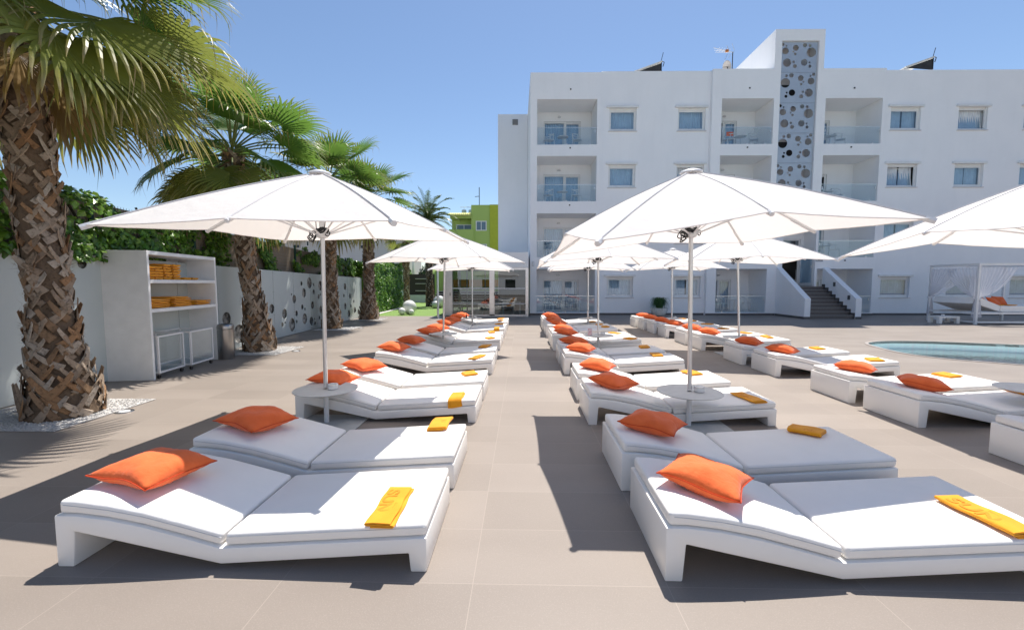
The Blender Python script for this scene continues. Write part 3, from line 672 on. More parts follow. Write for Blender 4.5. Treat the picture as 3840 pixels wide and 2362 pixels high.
# skirting
sk = MB()
sk.box(.36, FD-.012, 0, 3.842, FD-.001, .1); sk.box(3.842, -.012, 0, 9.118, -.001, .1); sk.box(9.118, FD-.012, 0, 12.55, FD-.001, .1); sk.box(15.12, FD-.012, 0, 17.412, FD-.001, .1); sk.box(17.412, -.012, 0, 29, -.001, .1)
sk.build('skirting', M['skirt'], H)
def curtain(b_, x0, x1, z0, z1, y, amp=.03, wl=.11, mi=0, seed=0):
    n_ = int((x1-x0)/wl*6)+2; P = []
    for z in (z0, (z0+z1)/2, z1):
        P.append([(x0+(x1-x0)*i/n_, y+amp*sin(2*pi*(x0+(x1-x0)*i/n_)/wl+seed+.7*sin(i*.31+seed))*(1 if z < z1 else .7), z) for i in range(n_+1)])
    b_.grid(P, mi)
def window(x0, x1, z0, z1, tilt=False, seed=0, gap=None):
    m_ = MB(); f = .06; y0, y1 = .10, .16
    m_.box(x0, y0, z0, x1, y1, z0+.09); m_.box(x0, y0, z1-.12, x1, y1, z1); m_.box(x0, y0, z0+.09, x0+f, y1, z1-.12); m_.box(x1-f, y0, z0+.09, x1, y1, z1-.12)
    W_ = m_.build('window', M['frame'], H, bevel=.004, seg=1)
    xi0, xi1, zi0, zi1 = x0+f, x1-f, z0+.09, z1-.12
    s_ = MB()
    def sash(mat):
        g = .045
        for bx in ((xi0, -.0, zi0, xi1, .04, zi0+g), (xi0, 0, zi1-g, xi1, .04, zi1), (xi0, 0, zi0+g, xi0+g, .04, zi1-g), (xi1-g, 0, zi0+g, xi1, .04, zi1-g)): s_.box(*bx, mat=mat)
    T = Matrix.Translation((0, .115, 0))
    if tilt: T = Matrix.Translation((0, .12, zi0)) @ Matrix.Rotation(radians(-9), 4, 'X') @ Matrix.Translation((0, 0, -zi0))
    if tilt: T = Matrix.Translation((0, .20, zi0)) @ Matrix.Rotation(radians(9)*-1, 4, 'X') @ Matrix.Translation((0, 0, -zi0))
    sash(T); s_.build('sash', M['frame'], W_)
    p_ = MB(); vs = [T @ V(x, .02, z) for x, z in ((xi0+.045, zi0+.045), (xi1-.045, zi0+.045), (xi1-.045, zi1-.045), (xi0+.045, zi1-.045))]; p_.add(vs, [(0, 1, 2, 3)]); p_.build('pane', M['pane'], W_, fix=False)
    c_ = MB()
    if gap: curtain(c_, x0+.03, x0+(x1-x0)*gap, z0, z1, .30, .03, .10, seed=seed); curtain(c_, x0+(x1-x0)*(gap+.06), x1-.03, z0, z1, .30, .03, .12, seed=seed+2)
    else: curtain(c_, x0-.1, x1+.1, z0, z1, .30, .03, .11, seed=seed)
    c_.build('curtain', M['curtain'], W_, smooth=True, fix=False)
    q = MB(); q.box(x0-.14, -.10, z1+.0, x1+.10, -.002, z1+.10); q.build('shutter_cap', M['frame'], W_, bevel=.006, seg=1)
    q = MB(); q.box(x0-.05, -.045, z0-.035, x1+.05, .098, z0-.002); q.build('sill', pm('stone_sill', (.66, .64, .63), rough=.6) if 'sillm' not in M else M['sillm'], W_, bevel=.003, seg=1)
M['sillm'] = pm('stone_sill', (.66, .62, .60), rough=.6)
tilts = {(W2, 2), (W3, 2), (W4, 3)}
i = 0
for w_ in (W1, W2, W3, W4, W5):
    for j, z in enumerate(WROWS):
        i += 1; window(w_[0], w_[1], z[0], z[1], (w_, j) in tilts, seed=i*1.7, gap=.5 if (w_ in (W3,) and j > 1) or i % 5 == 0 else None)
def sliding(x0, x1, z0, z1, opened=0, seed=0, clip=None):
    """balcony door: frame, two sashes, panes, curtain"""
    y0 = DP+.02; f = .07; m_ = MB(); xm = x0+(x1-x0)*.57
    m_.box(x0, y0, z0, x1, y0+.07, z0+.05); m_.box(x0, y0, z1-.09, x1, y0+.07, z1); m_.box(x0, y0, z0+.05, x0+f, y0+.07, z1-.09); m_.box(x1-f, y0, z0+.05, x1, y0+.07, z1-.09); m_.box(xm-.05, y0+.003, z0+.05, xm+.05, y0+.067, z1-.09)
    D_ = m_.build('balcony_door', M['frame'], H, bevel=.004, seg=1)
    for (a, b2, op) in ((x0+f, xm-.05, opened == 1), (xm+.05, x1-f, opened == 2)):
        if op: continue
        p_ = MB(); p_.add([(a, y0+.03, z0+.05), (b2, y0+.03, z0+.05), (b2, y0+.03, z1-.09), (a, y0+.03, z1-.09)], [(0, 1, 2, 3)]); p_.build('pane', M['pane'], D_, fix=False)
    q = MB(); q.box(xm+.05, y0-.004, z0+.09, x1-f, y0+.03, z0+.13); q.box(xm+.05, y0-.004, z1-.14, x1-f, y0+.03, z1-.1); q.box(x1-f-.04, y0-.004, z0+.13, x1-f, y0+.03, z1-.14); q.box(xm+.05, y0-.004, z0+.13, xm+.09, y0+.03, z1-.14); q.build('sash', M['frame'], D_)
    c_ = MB(); a = x0+(.3*(x1-x0) if opened == 1 else 0); b2 = x1-(.35*(x1-x0) if opened == 2 else 0)
    curtain(c_, a, b2, z0+.03, z1, y0+.16, .035, .12, seed=seed); c_.build('curtain', M['curtain'], D_, smooth=True, fix=False)
def railing(x0, x1, z0):
    r_ = MB(); y = FD+.06
    z1 = z0+.80 if z0 > 1 else z0+.82
    r_.box(x0+.01, y-.012, z1, x1-.01, y+.012, z1+.025); 
    for xx in (x0+.06, x1-.10): r_.box(xx, y-.02, z1-.22, xx+.04, y+.02, z1-.10)
    for xx in (x0+.35, (x0+x1)/2, x1-.35): r_.box(xx-.03, y-.02, z0+.002, xx+.03, y+.02, z0+.07)
    R_ = r_.build('balcony_railing', M['alu'], H)
    g = MB(); g.box(x0+.02, y-.005, z0+.02, x1-.03, y+.005, z1-.001); g.build('glass_panel', M['rail'], R_)
for ops, dx, col in ((opsA, (1.10, 3.04), 0), (opsB, (9.62, 11.15), 1), (opsC, (14.6, 15.95), 2)):
    for j, (x0, x1, z0, z1) in enumerate(ops):
        op = {(1, 0): 1, (1, 2): 1, (1, 3): 1, (2, 2): 2}.get((col, j), 0)
        sliding(dx[0], dx[1], z0+.02 if z0 > 1 else z0+.001, z0+1.68, op, seed=j+col*3)
        railing(x0, x1, z0)
        l_ = MB(); cx = dx[0]+(dx[1]-dx[0])*(.42 if col == 0 else .55); l_.lathe([(0, .05), (.06, .045), (.085, .01), (.085, -.02), (0, -.03)], (cx, DP-.09, z0+1.88), 16); l_.box(cx-.05, DP-.09, z0+1.87, cx+.05, DP-.001, z0+1.91)
        l_.build('wall_lamp', M['ceramic'], H, smooth='auto')
sp_ = MB()
for x_, z_ in ((2.3, 10.93), (2.3, 8.17), (2.3, 5.43), (10.9, 10.95), (10.9, 8.17), (15.9, 10.93), (15.9, 8.17), (15.9, 2.72)):
    s_ = MB(); s_.box(x_-.03, FD-.035, z_-.03, x_+.03, FD-.001, z_+.03); s_.build('drain_spout', M['dark'], H)
v_ = MB(); v_.box(-.56, 4.67, 10.99, -.22, 4.699, 11.32); vb_ = v_.build('vent', M['piping'], H)
for k in range(6): s_ = MB(); s_.box(-.55, 4.655, 11.0+.055*k, -.23, 4.668, 11.025+.055*k, ); s_.build('slat', M['shade'], vb_)
s_ = MB(); s_.box(14.47, FD-.012, 2.66, 14.83, FD-.001, 2.84); sg_ = s_.build('sign_plate', pm('grey_plate', (.42, .44, .47), rough=.4), H)
tm_ = text_mesh('sign_lettering', 'APTS', .09, .002, M['shade']); o = ob('sign_lettering', tm_, sg_, loc=(14.68, FD-.016, 2.74)); o.rotation_euler = (pi/2, 0, 0)
s_ = MB(); s_.lathe([(.0, -.12), (.05, -.12), (.055, .1), (.04, .14), (0, .14)], (.52, FD-.06, 2.55), 14); s_.build('alarm_box', M['ceramic'], H, smooth='auto')
# bubble screen: perforated sheet panels in the tower
HO = [(12.43, 13.0, 0.08), (12.59, 12.7, 0.167), (12.62, 12.93, 0.044), (13.08, 12.84, 0.145), (12.96, 12.67, 0.044), (13.06, 12.56, 0.065), (13.51, 12.96, 0.109), (13.75, 12.94, 0.073), (13.83, 12.63, 0.24), (12.69, 12.16, 0.211), (13.0, 12.19, 0.065), (13.07, 12.0, 0.102), (13.51, 12.17, 0.167), (13.76, 12.16, 0.051), (13.79, 11.99, 0.08)]
HE = [(12.65, 11.22, 0.24), (12.69, 11.55, 0.073), (12.93, 11.57, 0.116), (13.38, 11.44, 0.145), (13.41, 11.16, 0.065), (13.51, 11.27, 0.044), (13.84, 11.54, 0.051), (13.99, 11.61, 0.08), (13.88, 11.3, 0.175), (12.99, 10.77, 0.167), (12.74, 10.77, 0.051), (12.71, 10.6, 0.08), (13.80, 10.76, 0.205), (13.51, 10.8, 0.065), (13.44, 10.59, 0.102)]
HO = [(x, z, r*.93) for x, z, r in HO]; HE = [(x, z, r*.93) for x, z, r in HE]
HO = [(min(max(x, 12.385+r), 14.125-r), z, r) for x, z, r in HO]; HE = [(min(max(x, 12.385+r), 14.125-r), z, r) for x, z, r in HE]
M['bub'] = pm('bubble_sheet', (.46, .50, .55), (.42, .46, .51), .35, 1.2, metal=.35)
z_hi = 13.125; k = 0; mesh_pair = []
scr = None
while z_hi > 5.2:
    src = HO if k % 2 == 0 else HE; ref = 13.125-(0 if k % 2 == 0 else 1.42)
    holes = [(x, z-ref+1.42, r) for x, z, r in src]
    if k < 2: mesh_pair.append(plate_holes('bubble_screen', [(12.375, 0.006), (14.135, 0.006), (14.135, 1.414), (12.375, 1.414)], holes, .02, [M['bub']]))
    o = ob('bubble_screen', mesh_pair[k % 2], H, loc=(0, FD+.10, z_hi-1.42)); o.rotation_euler = (pi/2, 0, 0)
    z_hi -= 1.42; k += 1
b_ = MB()
for (z0, z1, x0, x1) in ((10.3, 11.36, 12.4, 13.65), (7.55, 8.62, 12.4, 13.65), (4.9, 5.75, 12.4, 14.1)): b_.box(x0, .44, z0, x1, .462, z1)
b_.build('stair_window', M['shade'], H)
b_ = MB(); b_.add([(12.38, .465, 4.8), (14.13, .465, 4.8), (14.13, .465, 13.1), (12.38, .465, 13.1)], [(0, 1, 2, 3)]); b_.build('stair_backing', pm('stair_backing', (.78, .75, .74), rough=.9), H, fix=False)
# entrance: frame, transom, door leaf open outward
e_ = MB(); y = .77
for bx in ((12.86, y, 1.46, 12.94, y+.07, 3.86), (14.22, y, 1.46, 14.30, y+.07, 3.86), (12.94, y, 3.78, 14.22, y+.07, 3.86), (12.94, y, 3.33, 14.22, y+.07, 3.41), (13.26, y, 1.46, 13.34, y+.07, 3.33)): e_.box(*bx)
E_ = e_.build('entrance_frame', M['frame'], H)
p_ = MB(); p_.add([(12.94, y+.03, 3.41), (14.22, y+.03, 3.41), (14.22, y+.03, 3.78), (12.94, y+.03, 3.78)], [(0, 1, 2, 3)]); p_.add([(12.94, y+.03, 1.46), (13.26, y+.03, 1.46), (13.26, y+.03, 3.33), (12.94, y+.03, 3.33)], [(0, 1, 2, 3)]); p_.build('pane', M['pane'], E_, fix=False)
p_ = MB(); p_.box(13.98, y+.02, 3.12, 14.14, y+.025, 3.26); p_.build('notice', pm('notice_yellow', (.55, .45, .08), rough=.5), E_)
l_ = MB(); L_ = .88; T = Matrix.Translation((14.26, .76, 0)) @ Matrix.Rotation(radians(-78), 4, 'Z')
for bx in ((0, 0, 1.47, .09, .05, 3.38), (L_-.09, 0, 1.47, L_, .05, 3.38), (.09, 0, 1.47, L_-.09, .05, 1.62), (.09, 0, 3.28, L_-.09, .05, 3.38)): l_.box(*bx, mat=T)
D_ = l_.build('entrance_door', M['frame'], H)
p_ = MB(); p_.add([T @ V(x, .025, z) for x, z in ((.09, 1.62), (L_-.09, 1.62), (L_-.09, 3.28), (.09, 3.28))], [(0, 1, 2, 3)]); p_.build('pane', M['pane'], D_, fix=False)
p_ = MB(); p_.tube([T @ V(L_-.045, -.05, 2.35), T @ V(L_-.045, -.05, 2.5)], .012, 8); p_.tube([T @ V(L_-.045, 0, 2.42), T @ V(L_-.045, -.05, 2.42), T @ V(L_-.16, -.05, 2.42)], .011, 8); p_.build('handle', M['alu'], D_)
# staircase
s_ = MB(); rz_ = .16; n_st = 9; y_front = -2.42; run = (abs(y_front)-.2+.0)/n_st
for k in range(n_st): s_.box(12.842, y_front+.10+run*k, 0 if k == 0 else rz_*k-.003, 14.84, FD+.0 if k < n_st-1 else .748, rz_*(k+1))
st = s_.build('staircase', M['step'], H)
nz = MB()
for k in range(n_st): nz.box(12.845, y_front+.092+run*k, rz_*(k+1)-.012, 14.837, y_front+.108+run*k, rz_*(k+1)+.002)
nz.build('nosing', pm('step_nosing', (.42, .42, .43), rough=.4, metal=.4), st)
def parapet(x0, x1, inner):
    P = [(y_front, 0), (y_front, .91), (FD-.001, 2.38), (FD-.001, 0)]
    b_ = MB(); b_.add([(x, y, z) for x in (x0, x1) for y, z in P], [(0, 1, 2, 3), (7, 6, 5, 4)]+[(i, i+4, (i+1) % 4+4, (i+1) % 4) for i in range(4)])
    o_ = b_.build('stair_parapet', M['plaster'], H, bevel=.008, seg=1)
    k_ = MB(); xo = x0-.012 if inner == 'r' else x1+.001
    k_.box(xo, y_front-.012, 0, xo+.011, FD-.013, .1); k_.box(x0, y_front-.012, 0, x1, y_front-.001, .1); k_.build('skirting', M['skirt'], o_)
    if inner == 'l':
        k2 = MB()
        for k in range(n_st): k2.box(x0-.012, y_front+.02+run*k, rz_*k, x0-.001, y_front+.10+run*(k+1)+.06 if k < n_st-1 else FD, rz_*(k+1)+.11)
        k2.build('stepped_skirting', M['skirt'], o_)
        for yy, zz in ((-1.05, 1.55), (-2.0, .95)):
            q = MB(); q.box(x0-.02, yy-.07, zz-.1, x0-.001, yy+.07, zz+.1); q.build('step_light', M['screw'], o_)
parapet(12.57, 12.84, 'r'); parapet(14.842, 15.11, 'l')
# small pipes on terrace wall B: drying rack
r_ = MB(); r_.tube([(11.5, 1.1, 1.02), (12.05, .9, 1.0)], .012, 6); r_.tube([(11.5, 1.1, 1.0), (11.5, 1.3, 1.06)], .008, 6); r_.build('drying_rack', M['piping'], H)
for z0 in (8.33, 5.61):
    r_ = MB(); r_.tube([(12.08, .1, z0+.86), (11.35, .1, z0+.88), (11.15, .1, z0+.6), (11.45, .1, z0+.6), (11.75, .1, z0+.87)], .012, 6); r_.build('drying_rack', M['piping'], H)
# roof things
def roof_antenna():
    t_ = thing('tv_antenna', (10.33, 22.5, 12.0), 0, 'spiky television antenna on a dark mast left of the tower', 'antenna')
    a = MB(); a.tube([(0, 0, -.4), (0, 0, .95)], .022, 8); a.build('mast', M['dark'], t_)
    a = MB(); c = V(-.30, 0, .98); a.tube([(0, 0, .93), (-.95, 0, 1.16)], .012, 6); a.tube([(-.15, 0, .93), (-.85, 0, .95)], .010, 6); a.tube([(-.15, 0, .96), (-.9, 0, 1.05)], .010, 6)
    for k in range(5): a.tube([(-.2-.13*k, -.2, 1.0+.02*k), (-.2-.13*k, .2, 1.0+.02*k)], .008, 5)
    a.tube([(-.05, 0, 1.35), (.08, 0, 1.03)], .009, 5); a.tube([(-.3, 0, 1.25), (-.18, 0, 1.0)], .012, 5); a.tube([(.08, 0, 1.0), (-.05, 0, .80)], .010, 5); a.tube([(-.25, 0, .85), (-.40, 0, .55)], .012, 5); a.tube([(-.1, 0, .85), (-.2, 0, .65)], .008, 5)
    a.build('elements', M['alu'], t_); a = MB(); a.box(-.36, -.05, .94, -.22, .05, 1.06); a.build('amplifier_box', pm('orange_box', (.55, .2, .05), rough=.5), t_, bevel=.01)
    t2 = thing('satellite_dish', (10.02, 22.4, 12.08), 0, 'beige satellite dish behind the roof edge at the antenna mast', 'dish')
    a = MB(); a.lathe([(0, .06), (.12, .05), (.22, .02), (.28, 0), (.285, .005), (.22, .03), (0, .07)], n=24); a.v = [tuple(Matrix.Translation((0, 0, .12)) @ Matrix.Rotation(radians(70), 4, 'Y') @ Matrix.Rotation(radians(-15), 4, 'X') @ V(*p)) for p in a.v]
    a.build('dish', pm('dish_beige', (.50, .46, .42), rough=.5), t2, smooth=True); a = MB(); a.tube([(0, 0, .12), (-.25, -.1, .05)], .01, 6); a.tube([(0, 0, -.35), (.03, 0, .12)], .02, 6); a.build('arm', M['dark'], t2)
roof_antenna()
def solar(x, y, z, label, sc=1):
    t_ = thing('solar_panel', (x, y, z), 0, label, 'solar panel', 'tilted solar panels on the hotel roof')
    a = MB(); a.add([(-1.1*sc, 0, -.15), (.25*sc, 0, .32*sc), (.25*sc, 1.9, .32*sc), (-1.1*sc, 1.9, -.15), (-1.1*sc, 0, -.21), (.25*sc, 0, .26*sc), (.25*sc, 1.9, .26*sc), (-1.1*sc, 1.9, -.21)], [(0, 1, 2, 3), (7, 6, 5, 4), (0, 4, 5, 1), (2, 6, 7, 3), (1, 5, 6, 2), (0, 3, 7, 4)]); a.build('panel', pm('panel_cream', (.72, .70, .64), rough=.5), t_)
    a = MB(); a.add([(-1.0*sc, .06, -.2), (.2*sc, .06, .22*sc), (.2*sc, .06, -.3)], [(0, 1, 2)]); a.add([(-1.0*sc, .08, -.2), (.2*sc, .08, .22*sc), (.2*sc, .08, -.3)], [(0, 1, 2)]); a.build('side_mesh', M['shade'], t_, fix=False)
    a = MB(); a.tube([(.22*sc, .05, -.3), (.22*sc, .05, .3*sc)], .025, 6); a.tube([(.2*sc, .05, .3), (.3*sc, .05, .72*sc)], .014, 6); a.tube([(.3*sc, .05, .05), (.36*sc, .05, .26*sc), (.24*sc, .05, .3*sc)], .02, 6); a.build('pipes', M['dark'], t_)
solar(6.62, 22.4, 12.22, 'tilted roof solar panel left of the antenna'); solar(19.75, 22.4, 12.28, 'tilted roof solar panel right of the tower')

# balcony furniture
def make_chair():
    t_ = thing('balcony_chair', (0, 0, 0), 0, 'x', 'chair', 'white plastic chairs on the balconies')
    a = MB(); a.box(-.22, -.21, .42, .22, .21, .445); a.build('seat', M['wmetal'], t_, bevel=.01)
    for sx in (-1, 1):
        for sy in (-1, 1): a = MB(); a.tube([(sx*.24, sy*.23, 0), (sx*.21, sy*.2, .43)], .016, 8); a.build('leg', M['wmetal'], t_, smooth=True)
    a = MB(); P = [(.25*cos(t), .05+.22*sin(t), .66+.10*max(sin(t), 0)) for t in [pi*(-.25)+pi*1.5*i/14 for i in range(15)]]; a.tube(P, .018, 8)
    for q in (1, 13): a.tube([P[q], (P[q][0]*.95, P[q][1], .43)], .014, 6)
    for q in (5, 7, 9): a.tube([P[q], (P[q][0]*.9, P[q][1]-.03, .43)], .012, 6)
    a.build('backrest', M['wmetal'], t_, smooth=True); return t_
def make_table():
    t_ = thing('balcony_table', (0, 0, 0), 0, 'x', 'table', 'small round tables on the balconies')
    a = MB(); a.lathe([(0, .60), (.28, .60), (.29, .61), (.28, .62), (0, .62)], n=28); a.build('tabletop', M['wmetal'], t_, smooth='auto')
    a = MB(); a.tube([(0, 0, .03), (0, 0, .60)], .025, 10); a.lathe([(0, 0), (.2, 0), (.2, .015), (.03, .03)], n=20); a.build('pedestal', M['alu'], t_, smooth='auto'); return t_
CH = make_chair(); TB = make_table(); cf = [False]; tf = [False]
FL = ['ground floor terrace', 'first floor balcony', 'second floor balcony', 'top floor balcony']; BN = ['left', 'middle', 'right']
Hm = Matrix.Translation((0, 21.9, 0)) @ Matrix.Rotation(PHI, 4, 'Z')
for col, (xa, xb) in enumerate(((1.3, 2.75), (10.3, 11.6), (14.95, 15.9))):
    for j in range(4):
        if col == 2 and j == 0: continue
        z = (.13, 2.88, 5.61, 8.33)[j]+.001
        fj = FL[j]
        for q, (x_, side) in enumerate(((xa, 'left'), (xb, 'right'))):
            p = Hm @ V(x_, .55, z); place(CH, cf, 0, p, (-1.2 if q == 0 else 1.2)+.2*sin(j*3+col), 'white chair, %s one of two on the %s of the %s balcony stack' % (side, fj, BN[col]))
        p = Hm @ V((xa+xb)/2, .6, z); place(TB, tf, 0, p, 0, 'small round white table between two chairs on the %s, %s balcony stack' % (fj, BN[col]))
# towel on chair
p = Hm @ V(10.3, .38, 8.33+.75); t_ = thing('folded_towel', p, 0, 'orange cloth hung over a chair on the top floor middle balcony', 'towel'); a = MB(); a.box(-.17, -.03, -.18, .17, .0, .02); a.build('cloth', M['pillow'], t_, bevel=.01)

# ------------------------------------------------------------ guessed wing added unseen behind the camera, for glass reflections and bounce light
Ow = thing('added_wing', (0, -18, 0), 0, 'guessed white wing added behind the camera for window reflections', 'building')
a = MB(); wall_grid(a, -14, 30, 0, 9.5, [(-12+3.2*i, -10.6+3.2*i, .9+2.75*j, 2.1+2.75*j) for i in range(13) for j in range(3)], 0)
for i in range(13):
    for j in range(3): reveal(a, -12+3.2*i, -10.6+3.2*i, .9+2.75*j, 2.1+2.75*j, 0, -.25)
a.box(-14, -9, 0, 30, -.6, 9.49); a.build('wall', M['plaster'], Ow, fix=False)
for i in range(13):
    for j in range(3): a = MB(); a.add([(-12+3.2*i, -.24, .9+2.75*j), (-10.6+3.2*i, -.24, .9+2.75*j), (-10.6+3.2*i, -.24, 2.1+2.75*j), (-12+3.2*i, -.24, 2.1+2.75*j)], [(0, 1, 2, 3)]); a.build('window', M['shade'], Ow, fix=False)
# ------------------------------------------------------------ glass pavilion
Pv = thing('glass_pavilion', (0, 0, 0), 0, 'single storey glass pavilion with white fascia left of the hotel', 'pavilion')
a = MB(); a.box(-3.85, 20.86, 2.33, .28, 26.4, 3.08); a.build('fascia', M['plaster'], Pv, bevel=.01, seg=1)
a = MB(); y = 20.9
xs = [-3.80, -3.45, -1.62, -1.42, .05, .24]
for bx in ((-3.82, y, .03, -3.40, y+.12, 2.33), (-1.60, y, .03, -1.36, y+.1, 2.33), (.14, y-.02, 0, .28, y+.1, 2.33), (-3.40, y, 0, .14, y+.1, .09), (-3.40, y, 2.24, -1.6, y+.09, 2.33), (-1.36, y, 2.24, .14, y+.09, 2.33)): a.box(*bx)
a.box(-3.82, 25.9, .0, -3.7, 26.0, 2.33); a.box(-3.82, y+.13, 0, -3.76, 25.9, .06); a.box(-3.82, y+.13, 2.25, -3.76, 25.9, 2.33); a.box(-3.82, 23.3, .06, -3.74, 23.38, 2.25)
a.build('frame', M['alu'], Pv)
a = MB(); a.box(-3.40, y+.02, 1.33, -1.6, y+.05, 1.37); a.box(-1.36, y+.02, 1.33, .14, y+.05, 1.37); a.box(-3.4, y+.02, .60, -1.6, y+.05, .63); a.box(-1.36, y+.02, .60, .14, y+.05, .63); a.build('crossbar', M['wmetal'], Pv)
a = MB(); a.add([(-3.4, y+.06, .09), (-1.6, y+.06, .09), (-1.6, y+.06, 2.24), (-3.4, y+.06, 2.24)], [(0, 1, 2, 3)]); a.build('pane', M['pav'], Pv, fix=False)
a = MB(); a.add([(-1.36, y+.06, .09), (.14, y+.06, .09), (.14, y+.06, 2.24), (-1.36, y+.06, 2.24)], [(0, 1, 2, 3)]); a.build('pane', M['pav'], Pv, fix=False)
a = MB(); a.add([(-3.79, y+.13, .06), (-3.79, 25.9, .06), (-3.79, 25.9, 2.25), (-3.79, y+.13, 2.25)], [(0, 1, 2, 3)]); a.build('side_pane', M['pav'], Pv, fix=False)
for x_ in (-1.95, -2.9):
    a = MB(); a.tube([(x_, 22.6, 0), (x_, 22.6, 2.33)], .035, 10); a.build('inner_column', M['alu'], Pv, smooth='auto')
for x_ in (-3.62, -1.48):
    a = MB(); a.box(x_+.1, y-.02, 1.0, x_+.13, y-.001, 1.14); a.build('handle', M['dark'], Pv)
a = MB(); a.box(-1.42, 26.2, 0, .3, 26.35, 2.3); a.build('back_wall', M['room'], Pv)
a = MB(); a.tube([(-3.85, 19.6, 0), (-3.85, 19.6, 2.62)], .05, 4); 
pst = a.build('pavilion_post', M['alu']); tag(pst, 'single slim grey square post standing before the left corner of the pavilion', 'post')
# furniture in the pavilion
def low_table(x, y_, w_, d_, h_, label):
    t_ = thing('pavilion_table', (x, y_, 0), 0, label, 'table', 'white tables inside the pavilion'); a = MB(); a.box(-w_/2, -d_/2, h_-.04, w_/2, d_/2, h_); a.build('tabletop', M['wmetal'], t_)
    for sx in (-1, 1):
        for sy in (-1, 1): a = MB(); a.box(sx*(w_/2-.03)-.03, sy*(d_/2-.03)-.03, 0, sx*(w_/2-.03)+.03, sy*(d_/2-.03)+.03, h_-.04); a.build('leg', M['wmetal'], t_)
low_table(-2.6, 22.0, 1.1, .7, .62, 'white table behind the left pane of the pavilion'); low_table(-.55, 21.8, .9, .7, .68, 'white table behind the right pane of the pavilion'); low_table(-.1, 23.2, .8, .6, .5, 'low white table deep inside the pavilion at the right')
# stepped terrace and green wall behind the pavilion
gs = MB()
for k in range(6): gs.box(-6.2, 29.0+.45*k, 0, -.9, 29.45+.45*k, .17*(k+1))
stt = thing('garden_steps', (0, 0, 0), 0, 'dark garden steps with white edges seen through the pavilion', 'steps')
gs.build('steps', M['screen'], stt)
gs = MB()
for k in range(6): gs.box(-6.2, 28.97+.45*k, .17*(k+1)-.03, -.9, 28.999+.45*k, .17*(k+1)+.01)
gs.build('step_edge', M['sphere'], stt)
a = MB(); a.box(-6.5, 32.0, 0, 2.5, 32.3, 2.5); tag(a.build('lime_wall', M['green_l']), 'lime green wall behind the garden steps', 'wall')
a = MB(); a.box(-5.2, 31.9, 1.35, -1.2, 31.99, 1.85); tag(a.build('orange_screen', pm('orange_slats', (.75, .33, .03), (.6, .25, .02), .7, 20)), 'orange slatted strip on the lime wall seen through the glass', 'screen')

# ------------------------------------------------------------ green building and far white building
G = thing('green_building', (0, 0, 0), 0, 'lime green apartment building with tiled eave and balcony behind the pavilion', 'apartment building')
Y0 = 52.0
def gp(px): return (px-1960)/1625*Y0
def gz_(py): return 1.6+(1062-py)/1625*Y0
a = MB(); a.box(gp(1769), Y0, -1, gp(1838), Y0+8, gz_(773.5)); a.box(gp(1690), Y0+1.4, -1, gp(1769), Y0+8, gz_(800)); a.box(gp(1690), Y0, gz_(822), gp(1769)-.01, Y0+1.39, gz_(812)); a.build('wall', M['green_l'], G)
a = MB(); a.box(gp(1838), Y0-.1, -1, gp(1870), Y0+8, gz_(773.5)+.02); a.build('yellow_wing', M['green_y'], G)
a = MB(); a.box(gp(1686), Y0-.2, gz_(908), gp(1778), Y0, gz_(863)); a.box(gp(1686), Y0, gz_(908), gp(1690), Y0+1.39, gz_(863)); a.build('balcony_wall', M['green_l'], G)
a = MB(); a.box(gp(1690), Y0, gz_(908), gp(1769), Y0+1.39, gz_(906)); a.build('balcony_slab', M['green_l'], G)
a = MB()
for k in range(12):
    x0 = gp(1681)+k*(gp(1769)-gp(1681))/12; wd = (gp(1769)-gp(1681))/12
    P = [[(x0+wd*i/6, yy, zz+.11*sin(pi*i/6)) for i in range(7)] for yy, zz in ((Y0-.5, gz_(811)), (Y0+1.6, gz_(797)))]; a.grid(P)
    P = [[(x0+wd*i/6, Y0-.5, gz_(811)-.12) for i in range(7)], [(x0+wd*i/6, Y0-.5, gz_(811)+.11*sin(pi*i/6)) for i in range(7)]]; a.grid(P)
a.build('tiled_eave', M['rooftile'], G, fix=False)
def gwin(x0, x1, y0, y1, yy):
    a = MB(); X0, X1, Z0, Z1 = gp(x0), gp(x1), gz_(y1), gz_(y0); f = .1; xm = (X0+X1)/2
    for bx in ((X0, yy-.05, Z0, X1, yy-.001, Z0+f), (X0, yy-.05, Z1-f, X1, yy-.001, Z1), (X0, yy-.05, Z0+f, X0+f, yy-.001, Z1-f), (X1-f, yy-.05, Z0+f, X1, yy-.001, Z1-f), (xm-.04, yy-.05, Z0+f, xm+.04, yy-.001, Z1-f)): a.box(*bx)
    W_ = a.build('window', M['frame'], G); a = MB(); a.box(X0+f, yy-.02, Z0+f, X1-f, yy-.004, Z1-f); a.build('pane', pm('far_pane', (.10, .16, .22), (.16, .24, .32), .15, 3, stretch=(4, 1, .1)), W_)
gwin(1786, 1826, 832, 868, Y0); gwin(1788, 1827, 917, 953, Y0); gwin(1706, 1766, 839, 863, Y0+1.4)
for px in (1730, 1757):
    t_ = thing('rooftop_tank', (gp(px), Y0+3, gz_(800)), 0, 'grey rooftop water tank, %s of two on the green building' % ('left' if px < 1740 else 'right'), 'water tank', 'rooftop tanks'); a = MB(); a.lathe([(0, 0), (.3, 0), (.31, .7), (.28, .76), (0, .78)], (0, 0, 0), 16); a.build('drum', pm('tank_grey', (.50, .53, .55), rough=.5), t_, smooth='auto'); a = MB(); a.tube([(0, 0, .75), (0, 0, 1.1)], .03, 6); a.tube([(-.5, 0, 1.1), (.7, 0, 1.1)], .04, 6); a.build('pipe', M['wmetal'], t_)
t_ = thing('aerial_mast', (gp(1790), Y0+3, gz_(780)), 0, 'thin aerial mast on the roof of the green building', 'aerial'); a = MB(); a.tube([(0, 0, 0), (0, 0, 2.9)], .05, 6); a.tube([(-.55, 0, 1.75), (0, 0, 1.8)], .04, 5); a.build('mast', M['dark'], t_)

